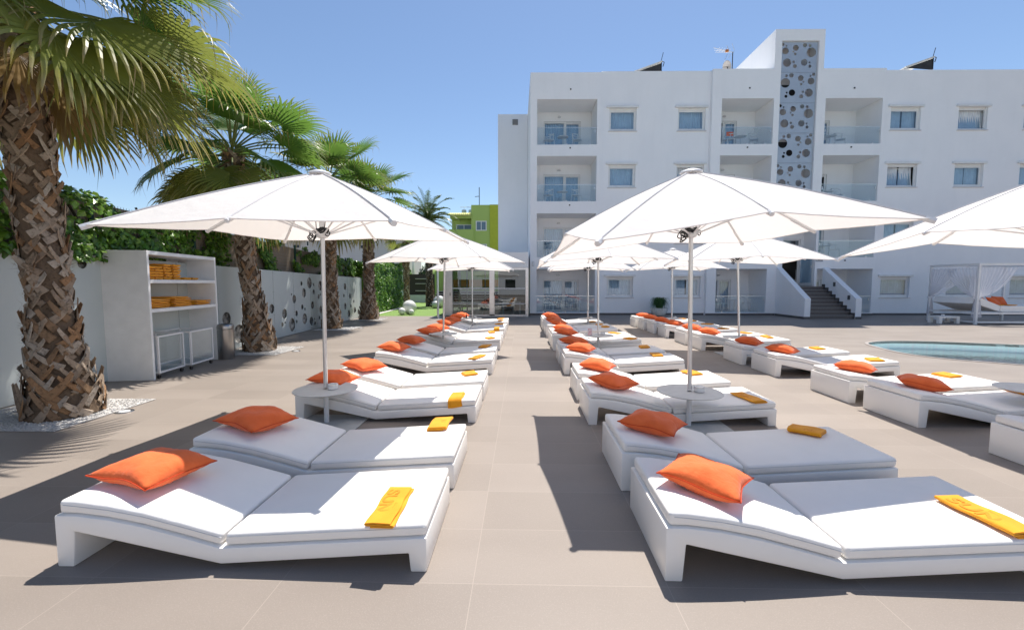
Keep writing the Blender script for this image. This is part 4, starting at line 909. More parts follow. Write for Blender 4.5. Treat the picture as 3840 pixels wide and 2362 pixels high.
Wb = thing('white_apartments', (0, 0, 0), 0, 'long pale apartment block with shuttered windows behind the palms', 'apartment building')
Yw = 55.0
def wx(px): return (px-1960)/1625*Yw
def wz(py): return 1.6+(1062-py)/1625*Yw
a = MB(); a.box(wx(1048), Yw, -1, wx(1190), Yw+8, wz(889)); a.box(wx(1190), Yw+.8, -1, wx(1300), Yw+8, wz(886)); a.box(wx(1255), Yw+.3, -1, wx(1325), Yw+8, wz(888)); a.box(wx(1325), Yw, -1, wx(1525), Yw+8, wz(885)); a.build('wall', M['farwhite'], Wb)
a = MB(); a.box(wx(1020), Yw-1, wz(897), wx(1200), Yw+8, wz(889)+.02); a.box(wx(1318), Yw-.8, wz(888), wx(1535), Yw+8, wz(882)); a.build('roof', M['farwhite'], Wb)
for (x0, x1, y0, y1, sh) in ((1095, 1124, 905, 932, 1), (1146, 1159, 904, 924, 0), (1349, 1367, 908, 934, 1), (1410, 1423, 911, 926, 0), (1456, 1479, 915, 935, 1), (1410, 1424, 976, 993, 0), (1453, 1482, 978, 1001, 0), (1349, 1367, 975, 996, 1)):
    a = MB(); a.box(wx(x0), Yw-.06, wz(y1), wx(x1), Yw-.002, wz(y0)); W_ = a.build('window', pm('beige_shutter', (.62, .57, .52), rough=.7) if sh else M['frame'], Wb)
    a = MB()
    if sh: zb, zt = wz(y1)+.1, wz(y1)+(wz(y0)-wz(y1))*.5
    else: zb, zt = wz(y1)+.08, wz(y0)-.08
    a.box(wx(x0)+.12, Yw-.075, zb, wx(x1)-.12, Yw-.062, zt); a.build('pane', pm('far_dark_pane', (.03, .04, .06), rough=.2), W_)
t_ = None
# ------------------------------------------------------------ perforated wall on the left with rock face behind
XA, YA, XB, YB = -6.40, 1.0, -7.66, 20.45       # line of the wall
ang = math.atan2(YB-YA, XB-XA); LEN = sqrt((XB-XA)**2+(YB-YA)**2)
W = thing('bubble_wall', (XA, YA, 0), ang, 'grey green sheet metal wall with round holes showing rock', 'wall')
holes = [(6.52, 1.9, 0.077), (10.02, 0.76, 0.163), (10.5, 0.35, 0.234), (10.83, 0.67, 0.105), (10.85, 0.42, 0.084), (11.35, .95, .06), (11.6, .35, .09),
 (12.11, 0.88, 0.133), (12.84, 0.68, 0.152), (13.5, 1.1, 0.13), (14.22, 1.28, 0.15), (14.67, 1.61, 0.189), (15.58, 1.51, 0.175), (14.05, 1.59, 0.076), (15.0, 1.3, 0.087), (15.41, 1.12, 0.085), (14.86, 0.84, 0.125), (14.05, 0.82, 0.087), (13.63, 0.64, 0.091), (13.3, 0.31, 0.208), (14.21, 0.42, 0.178), (14.73, 0.3, 0.146), (15.57, 0.64, 0.138), (12.68, 0.37, 0.071), (13.62, 0.38, 0.057), (15.41, 0.36, 0.067), (14.25, 0.74, 0.052), (14.99, 1.55, 0.052), (15.02, 0.19, 0.064), (18.17, 1.46, 0.144), (18.01, 1.08, 0.075), (18.77, 1.04, 0.108), (18.14, 0.63, 0.144), (18.59, 0.29, 0.16), (19.27, 0.78, 0.076), (19.4, 0.39, 0.145), (19.9, 0.27, 0.122), (18.87, 0.6, 0.082), (12.85, 0.41, 0.038), (13.34, 1.25, 0.037), (14.97, 0.35, 0.04), (15.58, 1.19, 0.043),
 (16.2, 1.3, .12), (16.5, .9, .07), (16.9, .5, .15), (17.3, 1.2, .08)]
sc_ = LEN/(YB-YA)
prevx = 0; zt0, zt1 = 2.12, 1.84
def ztop(u): return zt0+(zt1-zt0)*u/LEN
seams = [0]
while seams[-1]+1.25 < LEN: seams.append(seams[-1]+1.25)
me = plate_holes('sheet', [(0, .01), (LEN, .01), (LEN, zt1), (0, zt0)], [((y_-YA)*sc_, min(z, ztop((y_-YA)*sc_)-r-.03), r) for y_, z, r in holes if True], .012, [M['wallpanel']])
o = ob('sheet', me, W); o.rotation_euler = (pi/2, 0, 0)
a = MB()
for s_ in seams[1:]: a.box(s_-.0025, -.0085, .01, s_+.0025, .0085, ztop(s_)-.002)
a.build('panel_seam', pm('seam_grey', (.22, .24, .24), rough=.6), W)  # thin dark grey strips along the panel joints
a = MB()
for s_ in seams[1:]:
    for zz in (.08, .7, 1.35, ztop(s_)-.06):
        for dx in (-.035, .035): a.box(s_+dx-.005, -.0095, zz-.005, s_+dx+.005, -.006, zz+.005); a.box(s_+dx-.005, .006, zz-.005, s_+dx+.005, .0095, zz+.005)
a.build('screws', M['screw'], W)
P = []
for j in range(19):
    z = j*.105; P.append([(LEN*i/150, .045+.025*noise.noise(V(i*.55, z*4, 1))+.02*noise.noise(V(i*1.9, z*12, 7)), z) for i in range(151)])
a = MB(); a.grid(P); rk = a.build('rock_backing', M['rock'], W, smooth=False, fix=False)
a = MB(); a.box(0, .26, 0, LEN, .34, 1.8); a.build('retaining_wall', M['farwhite'], W)
# fence above the wall: reed screening, posts, wire
Fn = thing('reed_fence', (XA-.38, YA, 0), ang, 'brown reed fence with dark green posts above the grey wall', 'fence')
def fz(u): return 3.1-(.5*u/LEN)
a = MB(); n_ = 40
P = [[(LEN*i/n_, 0, zb if k == 0 else fz(LEN*i/n_)) for i in range(n_+1)] for k, zb in ((0, 1.6), (1, 0))]; a.grid(P)
P2 = [[(p[0], p[1]+.02, p[2]) for p in row_] for row_ in P]; a.grid(P2); a.build('reed_screen', M['reed'], Fn, fix=False)
wire = MB()
u = 0
while u < LEN: wire.box(u-.002, -.016, 1.7, u+.002, -.012, fz(u)+.03); wire.box(u-.002, .032, 1.7, u+.002, .036, fz(u)+.03); u += .06
for z in [1.75+.1*k for k in range(9)]:
    for s_ in range(39):
        u0 = LEN*s_/39; u1 = LEN*(s_+1)/39; wire.add([(u0, -.011, z-.04*s_/39*5*.3), (u1, -.011, z-.04*(s_+1)/39*1.5), (u1, -.011, z+.005-.04*(s_+1)/39*1.5), (u0, -.011, z+.005-.04*s_/39*1.5)], [(0, 1, 2, 3)])
wire.build('wire_mesh', pm('galvanised_wire', (.35, .36, .33), rough=.5, metal=.5), Fn, fix=False)
u = 1.2
while u < LEN:
    a = MB(); a.box(u-.03, -.06, 1.3, u+.03, -.018, fz(u)+.1); a.build('fence_post', M['greenpost'], Fn); u += 2.45
# street lamp far behind the ivy
t_ = thing('street_lamp', (-13.3, 24, 0), 0, 'thin street lamp top showing above the ivy mound at left', 'street lamp'); a = MB(); a.tube([(0, 0, 0), (0, 0, 5.65)], .035, 6); a.build('pole', M['screw'], t_); a = MB(); a.box(-.02, -.1, 5.6, .22, .1, 5.68); a.build('lamp_head', M['screw'], t_)

# ------------------------------------------------------------ ivy
def leaf_cloud(name, parent, pts, size, rng, cols, mat='ivy', flat=None):
    """pts: list of (position, normal); lobed five-sided folded leaves"""
    b_ = MB()
    for p, nrm in pts:
        s_ = size*rng.uniform(.6, 1.35); nn = (V(*nrm)+V(rng.gauss(0, .45), rng.gauss(0, .45), rng.gauss(.15, .45))).normalized()
        up = V(rng.gauss(0, .4), rng.gauss(0, .4), -1); t1 = (up-nn*up.dot(nn)).normalized(); t2 = nn.cross(t1)
        P_ = V(*p); f = .18*s_
        v_ = [P_-t1*s_*.45, P_+t2*s_*.5-t1*s_*.15-nn*f, P_+t2*s_*.32+t1*s_*.2-nn*f*.6, P_+t1*s_*.6-nn*f*.5, P_-t2*s_*.32+t1*s_*.2-nn*f*.6, P_-t2*s_*.5-t1*s_*.15-nn*f]
        c = rng.choice(cols); k = rng.uniform(.7, 1.3); c = tuple(min(x*k, 1) for x in c)
        b_.add(v_, [(0, 1, 2, 3), (0, 3, 4, 5)], c)
    return b_.build(name, M[mat], parent, fix=False)
IV = [(.07, .16, .018), (.09, .21, .02), (.14, .28, .03), (.05, .12, .016), (.19, .33, .045)]
rg = random.Random(5)
Iv = thing('ivy', (0, 0, 0), 0, 'large dark green ivy mound on the fence behind the nearest palm', 'ivy')
def fenceP(y_): k = (y_-YA)/(YB-YA); return V(XA-.38+(XB-XA)*k, y_, 0)
pts = []
for k in range(5200):
    y_ = rg.uniform(2.0, 8.6); hmax = 3.14-.2*abs(y_-6.3)**1.3 if y_ > 6.3 else 3.14
    th_ = rg.uniform(0, pi); rad = .55*(1 if y_ < 7.3 else max(.2, 1-(y_-7.3)*.6)); z0 = 2.1; zc = hmax-rad
    if rg.random() < .45: z = rg.uniform(1.95, zc); x_ = rad*rg.uniform(.75, 1.0)+.08*sin(y_*3+z*4); n_ = (1, 0, .2)
    else: x_ = rad*cos(th_)*rg.uniform(.85, 1.05)+.05*sin(y_*5); z = zc+rad*sin(th_)*rg.uniform(.9, 1.12)+.06*sin(y_*7+2); n_ = (cos(th_), 0, sin(th_))
    q = fenceP(y_); pts.append(((q.x+x_, y_, z), n_))
leaf_cloud('foliage', Iv, pts, .10, rg, IV)
a = MB()
for k in range(9):
    y_ = 2.5+.7*k; q = fenceP(y_); a.tube([(q.x+.1, y_, 1.9), (q.x+.15, y_+.1, 2.5), (q.x+.05, y_-.1, 3.0)], .02, 5)
a.build('stems', M['soil'], Iv)
Iv2 = thing('ivy', (0, 0, 0), 0, 'thinner ivy trails along the reed fence beyond the towel cabinet', 'ivy')
pts = []
for k in range(9000):
    y_ = 8.2+rg.random()**.9*12.1; q = fenceP(y_); top_ = fz((y_-YA)*sc_)
    dens = noise.noise(V(y_*.75, 0, 5))*.9+.45*sin(y_*2.56+.6)+(.7 if y_ < 11 else 0)+(.5 if y_ > 17 else 0)
    zf = rg.random(); z = 1.95+(top_-1.85)*zf
    if noise.noise(V(y_*1.8, z*2.2, 2))*1.3+dens*.55+.25*(.5-zf) < .12: continue
    x_ = .06+rg.random()*.16*(1.2-zf*.5); pts.append(((q.x+x_, y_, z), (1, 0, .3)))
leaf_cloud('foliage', Iv2, pts, .085, rg, IV)
Hd = thing('ivy_hedge', (0, 0, 0), 0, 'tall bright green ivy hedge along the lawn behind the fourth palm', 'hedge')
pts = []
for k in range(12000):
    y_ = 20.5+9*rg.random(); k_ = (y_-20.5)/9; x_ = -7.62-.6*k_; top_ = 2.55+.12*sin(y_*2)+.1*sin(y_*5.3)+.1*k_
    if rg.random() < .8: z = rg.uniform(.05, top_); p = (x_+.10*noise.noise(V(y_*1.3, z*1.6, 0))+rg.uniform(-.06, .09), y_, z); n_ = (1, -.1, .3)
    else: p = (x_-rg.uniform(0, .5), y_, top_+rg.uniform(-.08, .08)); n_ = (0, 0, 1)
    pts.append((p, n_))
for k in range(1500): z = rg.uniform(.05, 2.6); pts.append(((-7.62-rg.uniform(0, .5), 20.5+rg.uniform(-.05, .05), z), (0, -1, .3)))
leaf_cloud('foliage', Hd, pts, .12, rg, [(.10, .22, .02), (.14, .28, .03), (.20, .36, .05), (.07, .16, .018)])
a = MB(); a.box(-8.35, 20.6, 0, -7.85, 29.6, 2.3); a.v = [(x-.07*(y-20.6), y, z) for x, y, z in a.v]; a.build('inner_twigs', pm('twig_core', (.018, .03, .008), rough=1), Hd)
# garden end: posts, dark screen, low wall, lime dome, dark trees
a = MB(); a.box(-9.9, 36.1, 0, -7.6, 36.35, .62); tag(a.build('garden_wall', M['lowwall']), 'low pale wall at the end of the lawn', 'wall')
Ds = thing('dark_screen', (0, 0, 0), 0, 'dark garden screen with three thin white shelves at the lawn end', 'screen')
a = MB(); a.box(-10.2, 36.4, .4, -6.2, 36.5, 2.35); a.build('screen_panel', M['screen'], Ds)
for z in (.95, 1.55, 1.95): a = MB(); a.box(-9.0, 36.2, z, -7.6, 36.39, z+.035); a.build('shelf', M['sphere'], Ds)
a = MB(); a.box(-7.95, 36.0, .6, -7.75, 36.09, 2.55); tag(a.build('garden_post', M['lowwall']), 'pale grey post beside the dark garden screen', 'post')
a = MB(); a.box(-9.75, 34.5, 0, -9.6, 34.7, 2.6); tag(a.build('garden_post', M['lowwall']), 'pale grey post at the far end of the ivy hedge', 'post')
a = MB(); a.tube([(-10.1, 40, 0), (-10.1, 40, 4.6)], .1, 8); tag(a.build('garden_pole', M['alu']), 'tall grey pole behind the fifth palm', 'pole')
b_ = MB(); b_.lathe([(0, 1.15), (.9, 1.1), (1.6, .85), (1.9, .4), (1.95, 0)], (0, 0, 0), 24); t_ = thing('lime_dome', (-7.5, 42, 2.0), 0, 'rounded lime green awning beyond the lawn', 'awning'); b_.build('cover', M['green_l'], t_, smooth=True); a = MB(); a.lathe([(1.8, -2), (1.8, 0)], (0, 0, 0), 20); a.build('skirt', M['green_l'], t_)
def bushy(x, y, z, r, h_, label, n_=2600, cols=None, sz=.22):
    t_ = thing('evergreen_tree', (0, 0, 0), 0, label, 'tree'); pts = []
    for k in range(n_):
        th_ = rg.uniform(0, 2*pi); v_ = rg.random(); rad = r*(sin(pi*min(v_*.9+.1, 1))**.6)*rg.uniform(.7, 1.0)*(1+.2*sin(3*th_+v_*5)); pts.append(((x+rad*cos(th_), y+rad*sin(th_), z+h_*v_), (cos(th_), sin(th_), .3)))
    leaf_cloud('crown', t_, pts, sz, rg, cols or [(.02, .045, .012), (.03, .06, .015), (.015, .03, .01)])
    a = MB(); a.tube([(x, y, 0), (x, y, z+h_*.6)], .15, 8); a.build('trunk', M['soil'], t_)
bushy(-8.6, 44, .8, 1.8, 3.2, 'dark evergreen beyond the lawn screen'); bushy(-6.0, 45, .8, 1.6, 2.9, 'dark evergreen between the two far palms'); bushy(-10.8, 39, .5, 1.0, 3.0, 'ivy clad green shrub by the grey pole', 1500, IV, .16)
# ball lamps
def balls(cx, cy, spec, lab):
    for (dx, dy, r, nm) in spec:
        t_ = thing('ball_lamp', (cx+dx, cy+dy, 0), 0, '%s white ball lamp %s' % (nm, lab), 'ball lamp', 'white ball lamps on the lawn')
        a = MB(); a.lathe([(r*sin(pi*i/20), r-r*cos(pi*i/20)) for i in range(21)], (0, 0, .0), 32); a.build('globe', M['sphere'], t_, smooth=True)
balls(-5.88, 22.1, [(0, .25, .36, 'large'), (-.24, -.32, .18, 'small left'), (.24, -.3, .14, 'smallest right')], 'of the group in front of the ivy hedge')
balls(-5.4, 27.7, [(-.02, .45, .40, 'large'), (-.15, -.2, .24, 'small')], 'half hidden behind the pavilion post')
# ------------------------------------------------------------ towel cabinet
TH = math.atan2(-6.40+6.09, 8.95-6.92)   # small yaw of the cabinet
Cb = thing('towel_cabinet', (-6.09, 6.92, 0), 0, 'tall open white towel cabinet standing against the grey wall', 'cabinet')
Rc = Matrix.Rotation(radians(8.2), 4, 'Z')
def cbox(b_, x0, y0, z0, x1, y1, z1): b_.box(x0, y0, z0, x1, y1, z1, mat=Rc)
Lc, Dc, Hc = 2.0, .70, 2.13
a = MB(); cbox(a, -Dc, 0, 0, 0, .05, Hc); a.build('side_panel', M['cabinet'], Cb, bevel=.003, seg=1)
a = MB(); cbox(a, -Dc, Lc-.05, 0, 0, Lc, Hc); a.build('side_panel', M['cabinet'], Cb, bevel=.003, seg=1)
a = MB(); cbox(a, -Dc, .0505, Hc-.06, -.0, Lc-.0505, Hc-.0005); a.build('top_panel', M['cabinet'], Cb)
for z in (1.60, 1.115): a = MB(); cbox(a, -Dc, .0505, z, -.001, Lc-.0505, z+.06); a.build('shelf', M['cabinet'], Cb, bevel=.003, seg=1)
a = MB(); cbox(a, -Dc, .0505, 1.12+.06, -Dc+.02, Lc-.0505, Hc-.061); a.build('back_panel', M['cabinet'], Cb)
Cm = Matrix.Translation((-6.09, 6.92, 0)) @ Rc
def stack_towel(w_, l_, h_, seed):
    r_ = random.Random(seed); b_ = MB(); sec = []; hw_ = w_/2; hh_ = h_/2
    for k in range(24):
        t = 2*pi*k/24; c_, s_ = cos(t), sin(t); sec.append((hw_*(abs(c_)**.25)*(1 if c_ > 0 else -1), hh_*(abs(s_)**.6)*(1 if s_ > 0 else -1)+hh_))
    P = []
    for j in range(9):
        y_ = -l_/2+l_*j/8; e = 1-.25*(abs(j-4)/4)**6; P.append([(x*(1+.02*sin(j+seed)), y_, (z-hh_)*e+hh_+.004*sin(x*30+j+seed)) for x, z in sec]); P[-1].append(P[-1][0])
    b_.grid(P); b_.add([P[0][i] for i in range(24)], [tuple(range(24))]); b_.add([P[-1][i] for i in range(24)], [tuple(range(24))])
    return b_.mesh('towel', M['towel'], smooth='auto', weld=True)
sm_ = [stack_towel(.30, .19, .046, s) for s in range(3)]; bg_ = [stack_towel(.50, .46, .030, s+5) for s in range(3)]
ti = 0
def towel_at(me, x, y_, z, rz, label, grp):
    t_ = tag(ob('folded_towel', me), label, 'towel', grp); p = Cm @ V(x, y_, z); t_.location = p; t_.rotation_euler = (0, 0, rz+radians(8.2)); return t_
cols = [(.16, 5), (.36, 5), (.59, 6), (.84, 6), (1.10, 1), (1.38, 1)]
WH = ['bottom', 'second', 'third', 'fourth', 'fifth', 'sixth']
for c_, (yy, n_) in enumerate(cols):
    for k in range(n_):
        lv = ('topmost' if k == n_-1 else WH[k]) if n_ > 1 else 'single'
        towel_at(sm_[(k+c_) % 3], -.20+rg.uniform(-.015, .015), yy+rg.uniform(-.012, .012), 1.661+.046*k*(1 if n_ > 1 else 1), rg.uniform(-.05, .05), 'small orange towel, %s of the %s pile on the upper cabinet shelf' % (lv, ORD[c_]) if n_ > 1 else 'single small orange towel lying at the %s on the upper shelf' % ('middle' if c_ == 4 else 'right'), 'folded towels in the cabinet')
for c_, (yy, n_) in enumerate([(.33, 5), (.93, 6), (1.58, 3)]):
    for k in range(n_):
        towel_at(bg_[(k+c_) % 3], -.28+rg.uniform(-.01, .01), yy+rg.uniform(-.01, .01)-(.08 if (c_, k) in ((1, 5),) else 0), 1.176+.031*k, rg.uniform(-.03, .03), 'large orange towel, %s of the %s pile on the lower cabinet shelf' % ('topmost' if k == n_-1 else WH[k], ['left', 'middle', 'right'][c_]), 'folded towels in the cabinet')
# wheeled glass-sided carts
def cart(y_, x_, L_, label, rz=0):
    t_ = thing('towel_cart', Cm @ V(x_, y_, 0), radians(8.2)+rz, label, 'cart', 'white framed carts under the cabinet'); D_ = .62; z0, z1 = .09, .72; f = .028
    a = MB()
    for xx in (-D_, -f):
        for yy in (0, L_-f): a.box(xx, yy, z0, xx+f, yy+f, z1)
    for z in (z0, z1-f):
        for xx in (-D_, -f): a.box(xx+.001, f, z, xx+f-.001, L_-f, z+f)
        for yy in (0, L_-f): a.box(-D_+f, yy+.001, z, -f, yy+f-.001, z+f)
    a.build('frame', M['wmetal'], t_)
    a = MB(); a.box(-D_+f, f, z0+.004, -f, L_-f, z0+.016); a.build('shelf', M['rail'], t_)
    
    for xx in (-f*.6, -D_+f*.4): a = MB(); a.box(xx, f, z0+f, xx+f*.2, L_-f, z1-f); a.build('glass_side', M['cartglass'], t_)
    for xx in (-D_+.04, -.04):
        for yy in (.04, L_-.04):
            a = MB(); a.tube([(xx-.014, yy, .035), (xx+.014, yy, .035)], .034, 12); c = a.build('caster', M['dark'], t_, smooth='auto'); a = MB(); a.tube([(xx, yy, .05), (xx, yy, .09)], .012, 8); a.box(xx-.02, yy-.02, .062, xx+.02, yy+.02, .07); a.build('fork', M['steel'], c)
cart(.10, .03, .68, 'white framed glass towel cart, left one under the cabinet'); cart(.86, .10, .72, 'white framed glass towel cart, right one under the cabinet')
# steel bin
t_ = thing('waste_bin', (-6.30, 8.98, 0), 0, 'brushed steel cylindrical bin with dark lid beside the cabinet', 'bin')
a = MB(); a.lathe([(0, .002), (.155, .002), (.158, .01), (.158, .63), (.15, .635)], n=36); a.build('body', M['steel'], t_, smooth='auto')
a = MB(); a.lathe([(.153, .637), (.160, .64), (.160, .70), (.150, .73), (.135, .74)], n=36); a.build('collar', M['steel'], t_, smooth='auto')
a = MB(); a.lathe([(.134, .735), (.125, .742), (.0, .752)], n=32); a.build('lid', pm('bin_lid', (.03, .04, .06), rough=.25), t_, smooth='auto')
# potted plant
t_ = thing('potted_plant', (6.62, 21.15, 0), 0, 'large round white bowl with a drooping grassy plant by the hotel wall', 'potted plant')
a = MB(); a.lathe([(0, .004), (.14, .004), (.22, .04), (.33, .14), (.39, .27), (.41, .40), (.385, .41), (.36, .36), (0, .35)], n=36); a.build('bowl', M['ceramic'], t_, smooth='auto')
a = MB(); a.lathe([(0, .353), (.35, .353)], n=24); a.build('soil', M['soil'], t_)
a = MB(); r2 = random.Random(9)
for k in range(620):
    th_ = r2.uniform(0, 2*pi); R_ = r2.uniform(.12, .50); hh = r2.uniform(.35, .62); x0 = .12*cos(th_)*r2.random(); y0 = .12*sin(th_)*r2.random(); P = []
    drop = r2.uniform(.2, .75); wd = r2.uniform(.006, .011); px, py = -sin(th_), cos(th_)
    c = r2.choice([(.045, .12, .02), (.06, .15, .03), (.03, .08, .02), (.08, .16, .03)])
    rows = []
    for i in range(8):
        s_ = i/7; rr_ = R_*(s_**.8); z = .36+hh*sin(min(s_*1.35, 1)*pi/2)-drop*max(0, s_-.55)**1.3*2.2; w2 = wd*(1-s_*.85)
        rows.append([(x0+rr_*cos(th_)-px*w2, y0+rr_*sin(th_)-py*w2, z), (x0+rr_*cos(th_)+px*w2, y0+rr_*sin(th_)+py*w2, z)])
    a.grid(rows, col=[c]*16)
a.build('leaves', M['leaf'], t_, fix=False)
# ------------------------------------------------------------ cabana (four poster daybed) at the right
Cx, Cy = 17.6, 18.05
t_ = thing('cabana', (0, 0, 0), 0, 'white four poster cabana frame with tied voile curtains at the right edge', 'cabana')
x0, x1, y0, y1, hz = 17.52, 20.6, 17.15, 19.1, 2.28
a = MB(); q = .085
for x_ in (x0, x1):
    for y_ in (y0, y1): b2 = MB(); b2.box(x_, y_, 0, x_+q, y_+q, hz); b2.build('post', M['wmetal'], t_, bevel=.004, seg=1)
a.box(x0, y0, hz+.001, x1+q, y0+q, hz+q); a.box(x0, y1, hz+.001, x1+q, y1+q, hz+q); a.box(x0, y0+q, hz+.001, x0+q, y1, hz+q); a.box(x1, y0+q, hz+.001, x1+q, y1, hz+q)
for k in range(3): a.box(x0+.7+.8*k, y0+q, hz+.02, x0+.76+.8*k, y1, hz+.07)
a.build('roof_frame', M['wmetal'], t_)
a = MB(); a.box(x0+q, y0+.01, .06, x1, y0+q-.01, .13); a.box(x0+.01, y0+q, .06, x0+q-.01, y1, .13); a.box(x0+q, y0+.01, .40, x1, y0+q-.01, .47); a.box(x0+.01, y0+q, .40, x0+q-.01, y1, .47); a.box(x0+q, y1+.01, .40, x1, y1+q-.01, .47); a.build('bed_frame', M['wmetal'], t_)
def drape(ax, ay, bx, by, tx, ty, name='curtain'):
    """curtain hung from a to b, gathered at t"""
    P = []; NN = 40
    for j in range(15):
        v_ = j/14; z = hz-.06-(hz-.06-1.0)*v_ if v_ <= 1 else 0; row_ = []
        for i in range(NN+1):
            u_ = i/NN; X = ax+(bx-ax)*u_; Yc = ay+(by-ay)*u_; g = v_**(1.0+1.0*u_*0+.0); k_ = v_
            curve_ = k_+(.0 if True else 0)
            sagz = -.28*sin(pi*v_)*u_; xx = X+(tx-X)*(k_**(1.25)); yy = Yc+(ty-Yc)*(k_**1.25); am = .035*(1-.5*v_)
            nx_, ny_ = (by-ay), -(bx-ax); nl = sqrt(nx_**2+ny_**2); w_ = am*sin(u_*2*pi*9+v_*1.3)
            row_.append((xx+nx_/nl*w_, yy+ny_/nl*w_, z+sagz*.6+(-.03*abs(sin(u_*pi*9)) if j == 0 else 0)))
        P.append(row_)
    for v_ in (.25, .5, .75, 1):
        row_ = []
        for i in range(NN+1):
            u_ = i/NN; s_ = .06+.16*v_; w_ = s_*(u_-.5); row_.append((tx+w_*(bx-ax)/2.4+.02*sin(u_*40), ty+w_*(by-ay)/2.4+.045*v_*sin(u_*2*pi*7), 1.0-.72*v_))
        P.append(row_)
    b2 = MB(); b2.grid(P); b2.build(name, M['voile'], t_, smooth=True, fix=False)
    c_ = MB(); c_.lathe([(.04, -.04), (.055, 0), (.04, .04)], (tx, ty, 1.0), 12); c_.build('curtain_tie', M['curtain_w'], t_)
drape(x0+.03, y1, x0+.03, y0+.9, x0+.0, y1+.05); drape(x0+.03, y0+.12, x0+.03, y0+1.35, x0+.03, y0+.12)
drape(x0+.12, y0+.04, x0+1.5, y0+.04, x0+.14, y0+.04); drape(x0+.05, y1, x0+1.6, y1, x0+.08, y1)
db = thing('daybed', (0, 0, 0), 0, 'thick white daybed mattress with raised head inside the cabana', 'daybed')
a = MB(); a.ext([(x0+1.05, .48), (x1-.02, .48), (x1-.02, .70), (x1-.05, .72), (x0+1.05, .72)], y0+.12, y1-.03); a.build('seat_mattress', M['cushion'], db, bevel=.02, seg=2)
a = MB(); a.ext([(x0+.12, .80), (x0+1.02, .485), (x0+1.04, .72), (x0+.22, 1.06)], y0+.12, y1-.03); a.build('head_mattress', M['cushion'], db, bevel=.02, seg=2)
for k, (x_, y_, z, rx, rz, lb_) in enumerate(((18.35, 17.75, .86, .9, .3, 'left of two'), (18.75, 17.7, .86, .85, .25, 'right of two'), (19.5, 18.2, .88, .9, -.1, 'large dark'))):
    c = tree_copy(PILS[k]); c.location = (x_, y_, z); c.rotation_euler = (rx, .1, rz); c['label'] = '%s orange pillows leaning on the cabana daybed' % lb_ if k < 2 else 'orange pillow farther back on the cabana daybed'; c['group'] = 'orange pillows on the cabana daybed'
c = tree_copy(TOW[0]); c.location = (18.6, 17.45, .722); c.rotation_euler = (0, 0, 1.6); c['label'] = 'folded orange towel on the cabana daybed, before the pillows'; c['group'] = 'towels on the cabana daybed'
c = tree_copy(TOW[1]); c.location = (19.1, 17.42, .722); c.rotation_euler = (0, 0, 1.5); c['label'] = 'folded orange towel behind the cabana post'; c['group'] = 'towels on the cabana daybed'
t_ = thing('coffee_table', (16.58, 17.6, 0), .0, 'low white slab coffee table in front of the cabana', 'coffee table')
a = MB(); a.box(0, 0, .215, .80, .5, .29); a.build('tabletop', M['lounger'], t_, bevel=.006)
for x_ in (0, .68):
    for y_ in (0, .38): a = MB(); a.box(x_, y_, 0, x_+.12, y_+.12, .2145); a.build('leg', M['lounger'], t_)
c = place(AT, af, 0, (16.95, 17.85, .291), 0, 'white ashtray on the low table by the cabana')

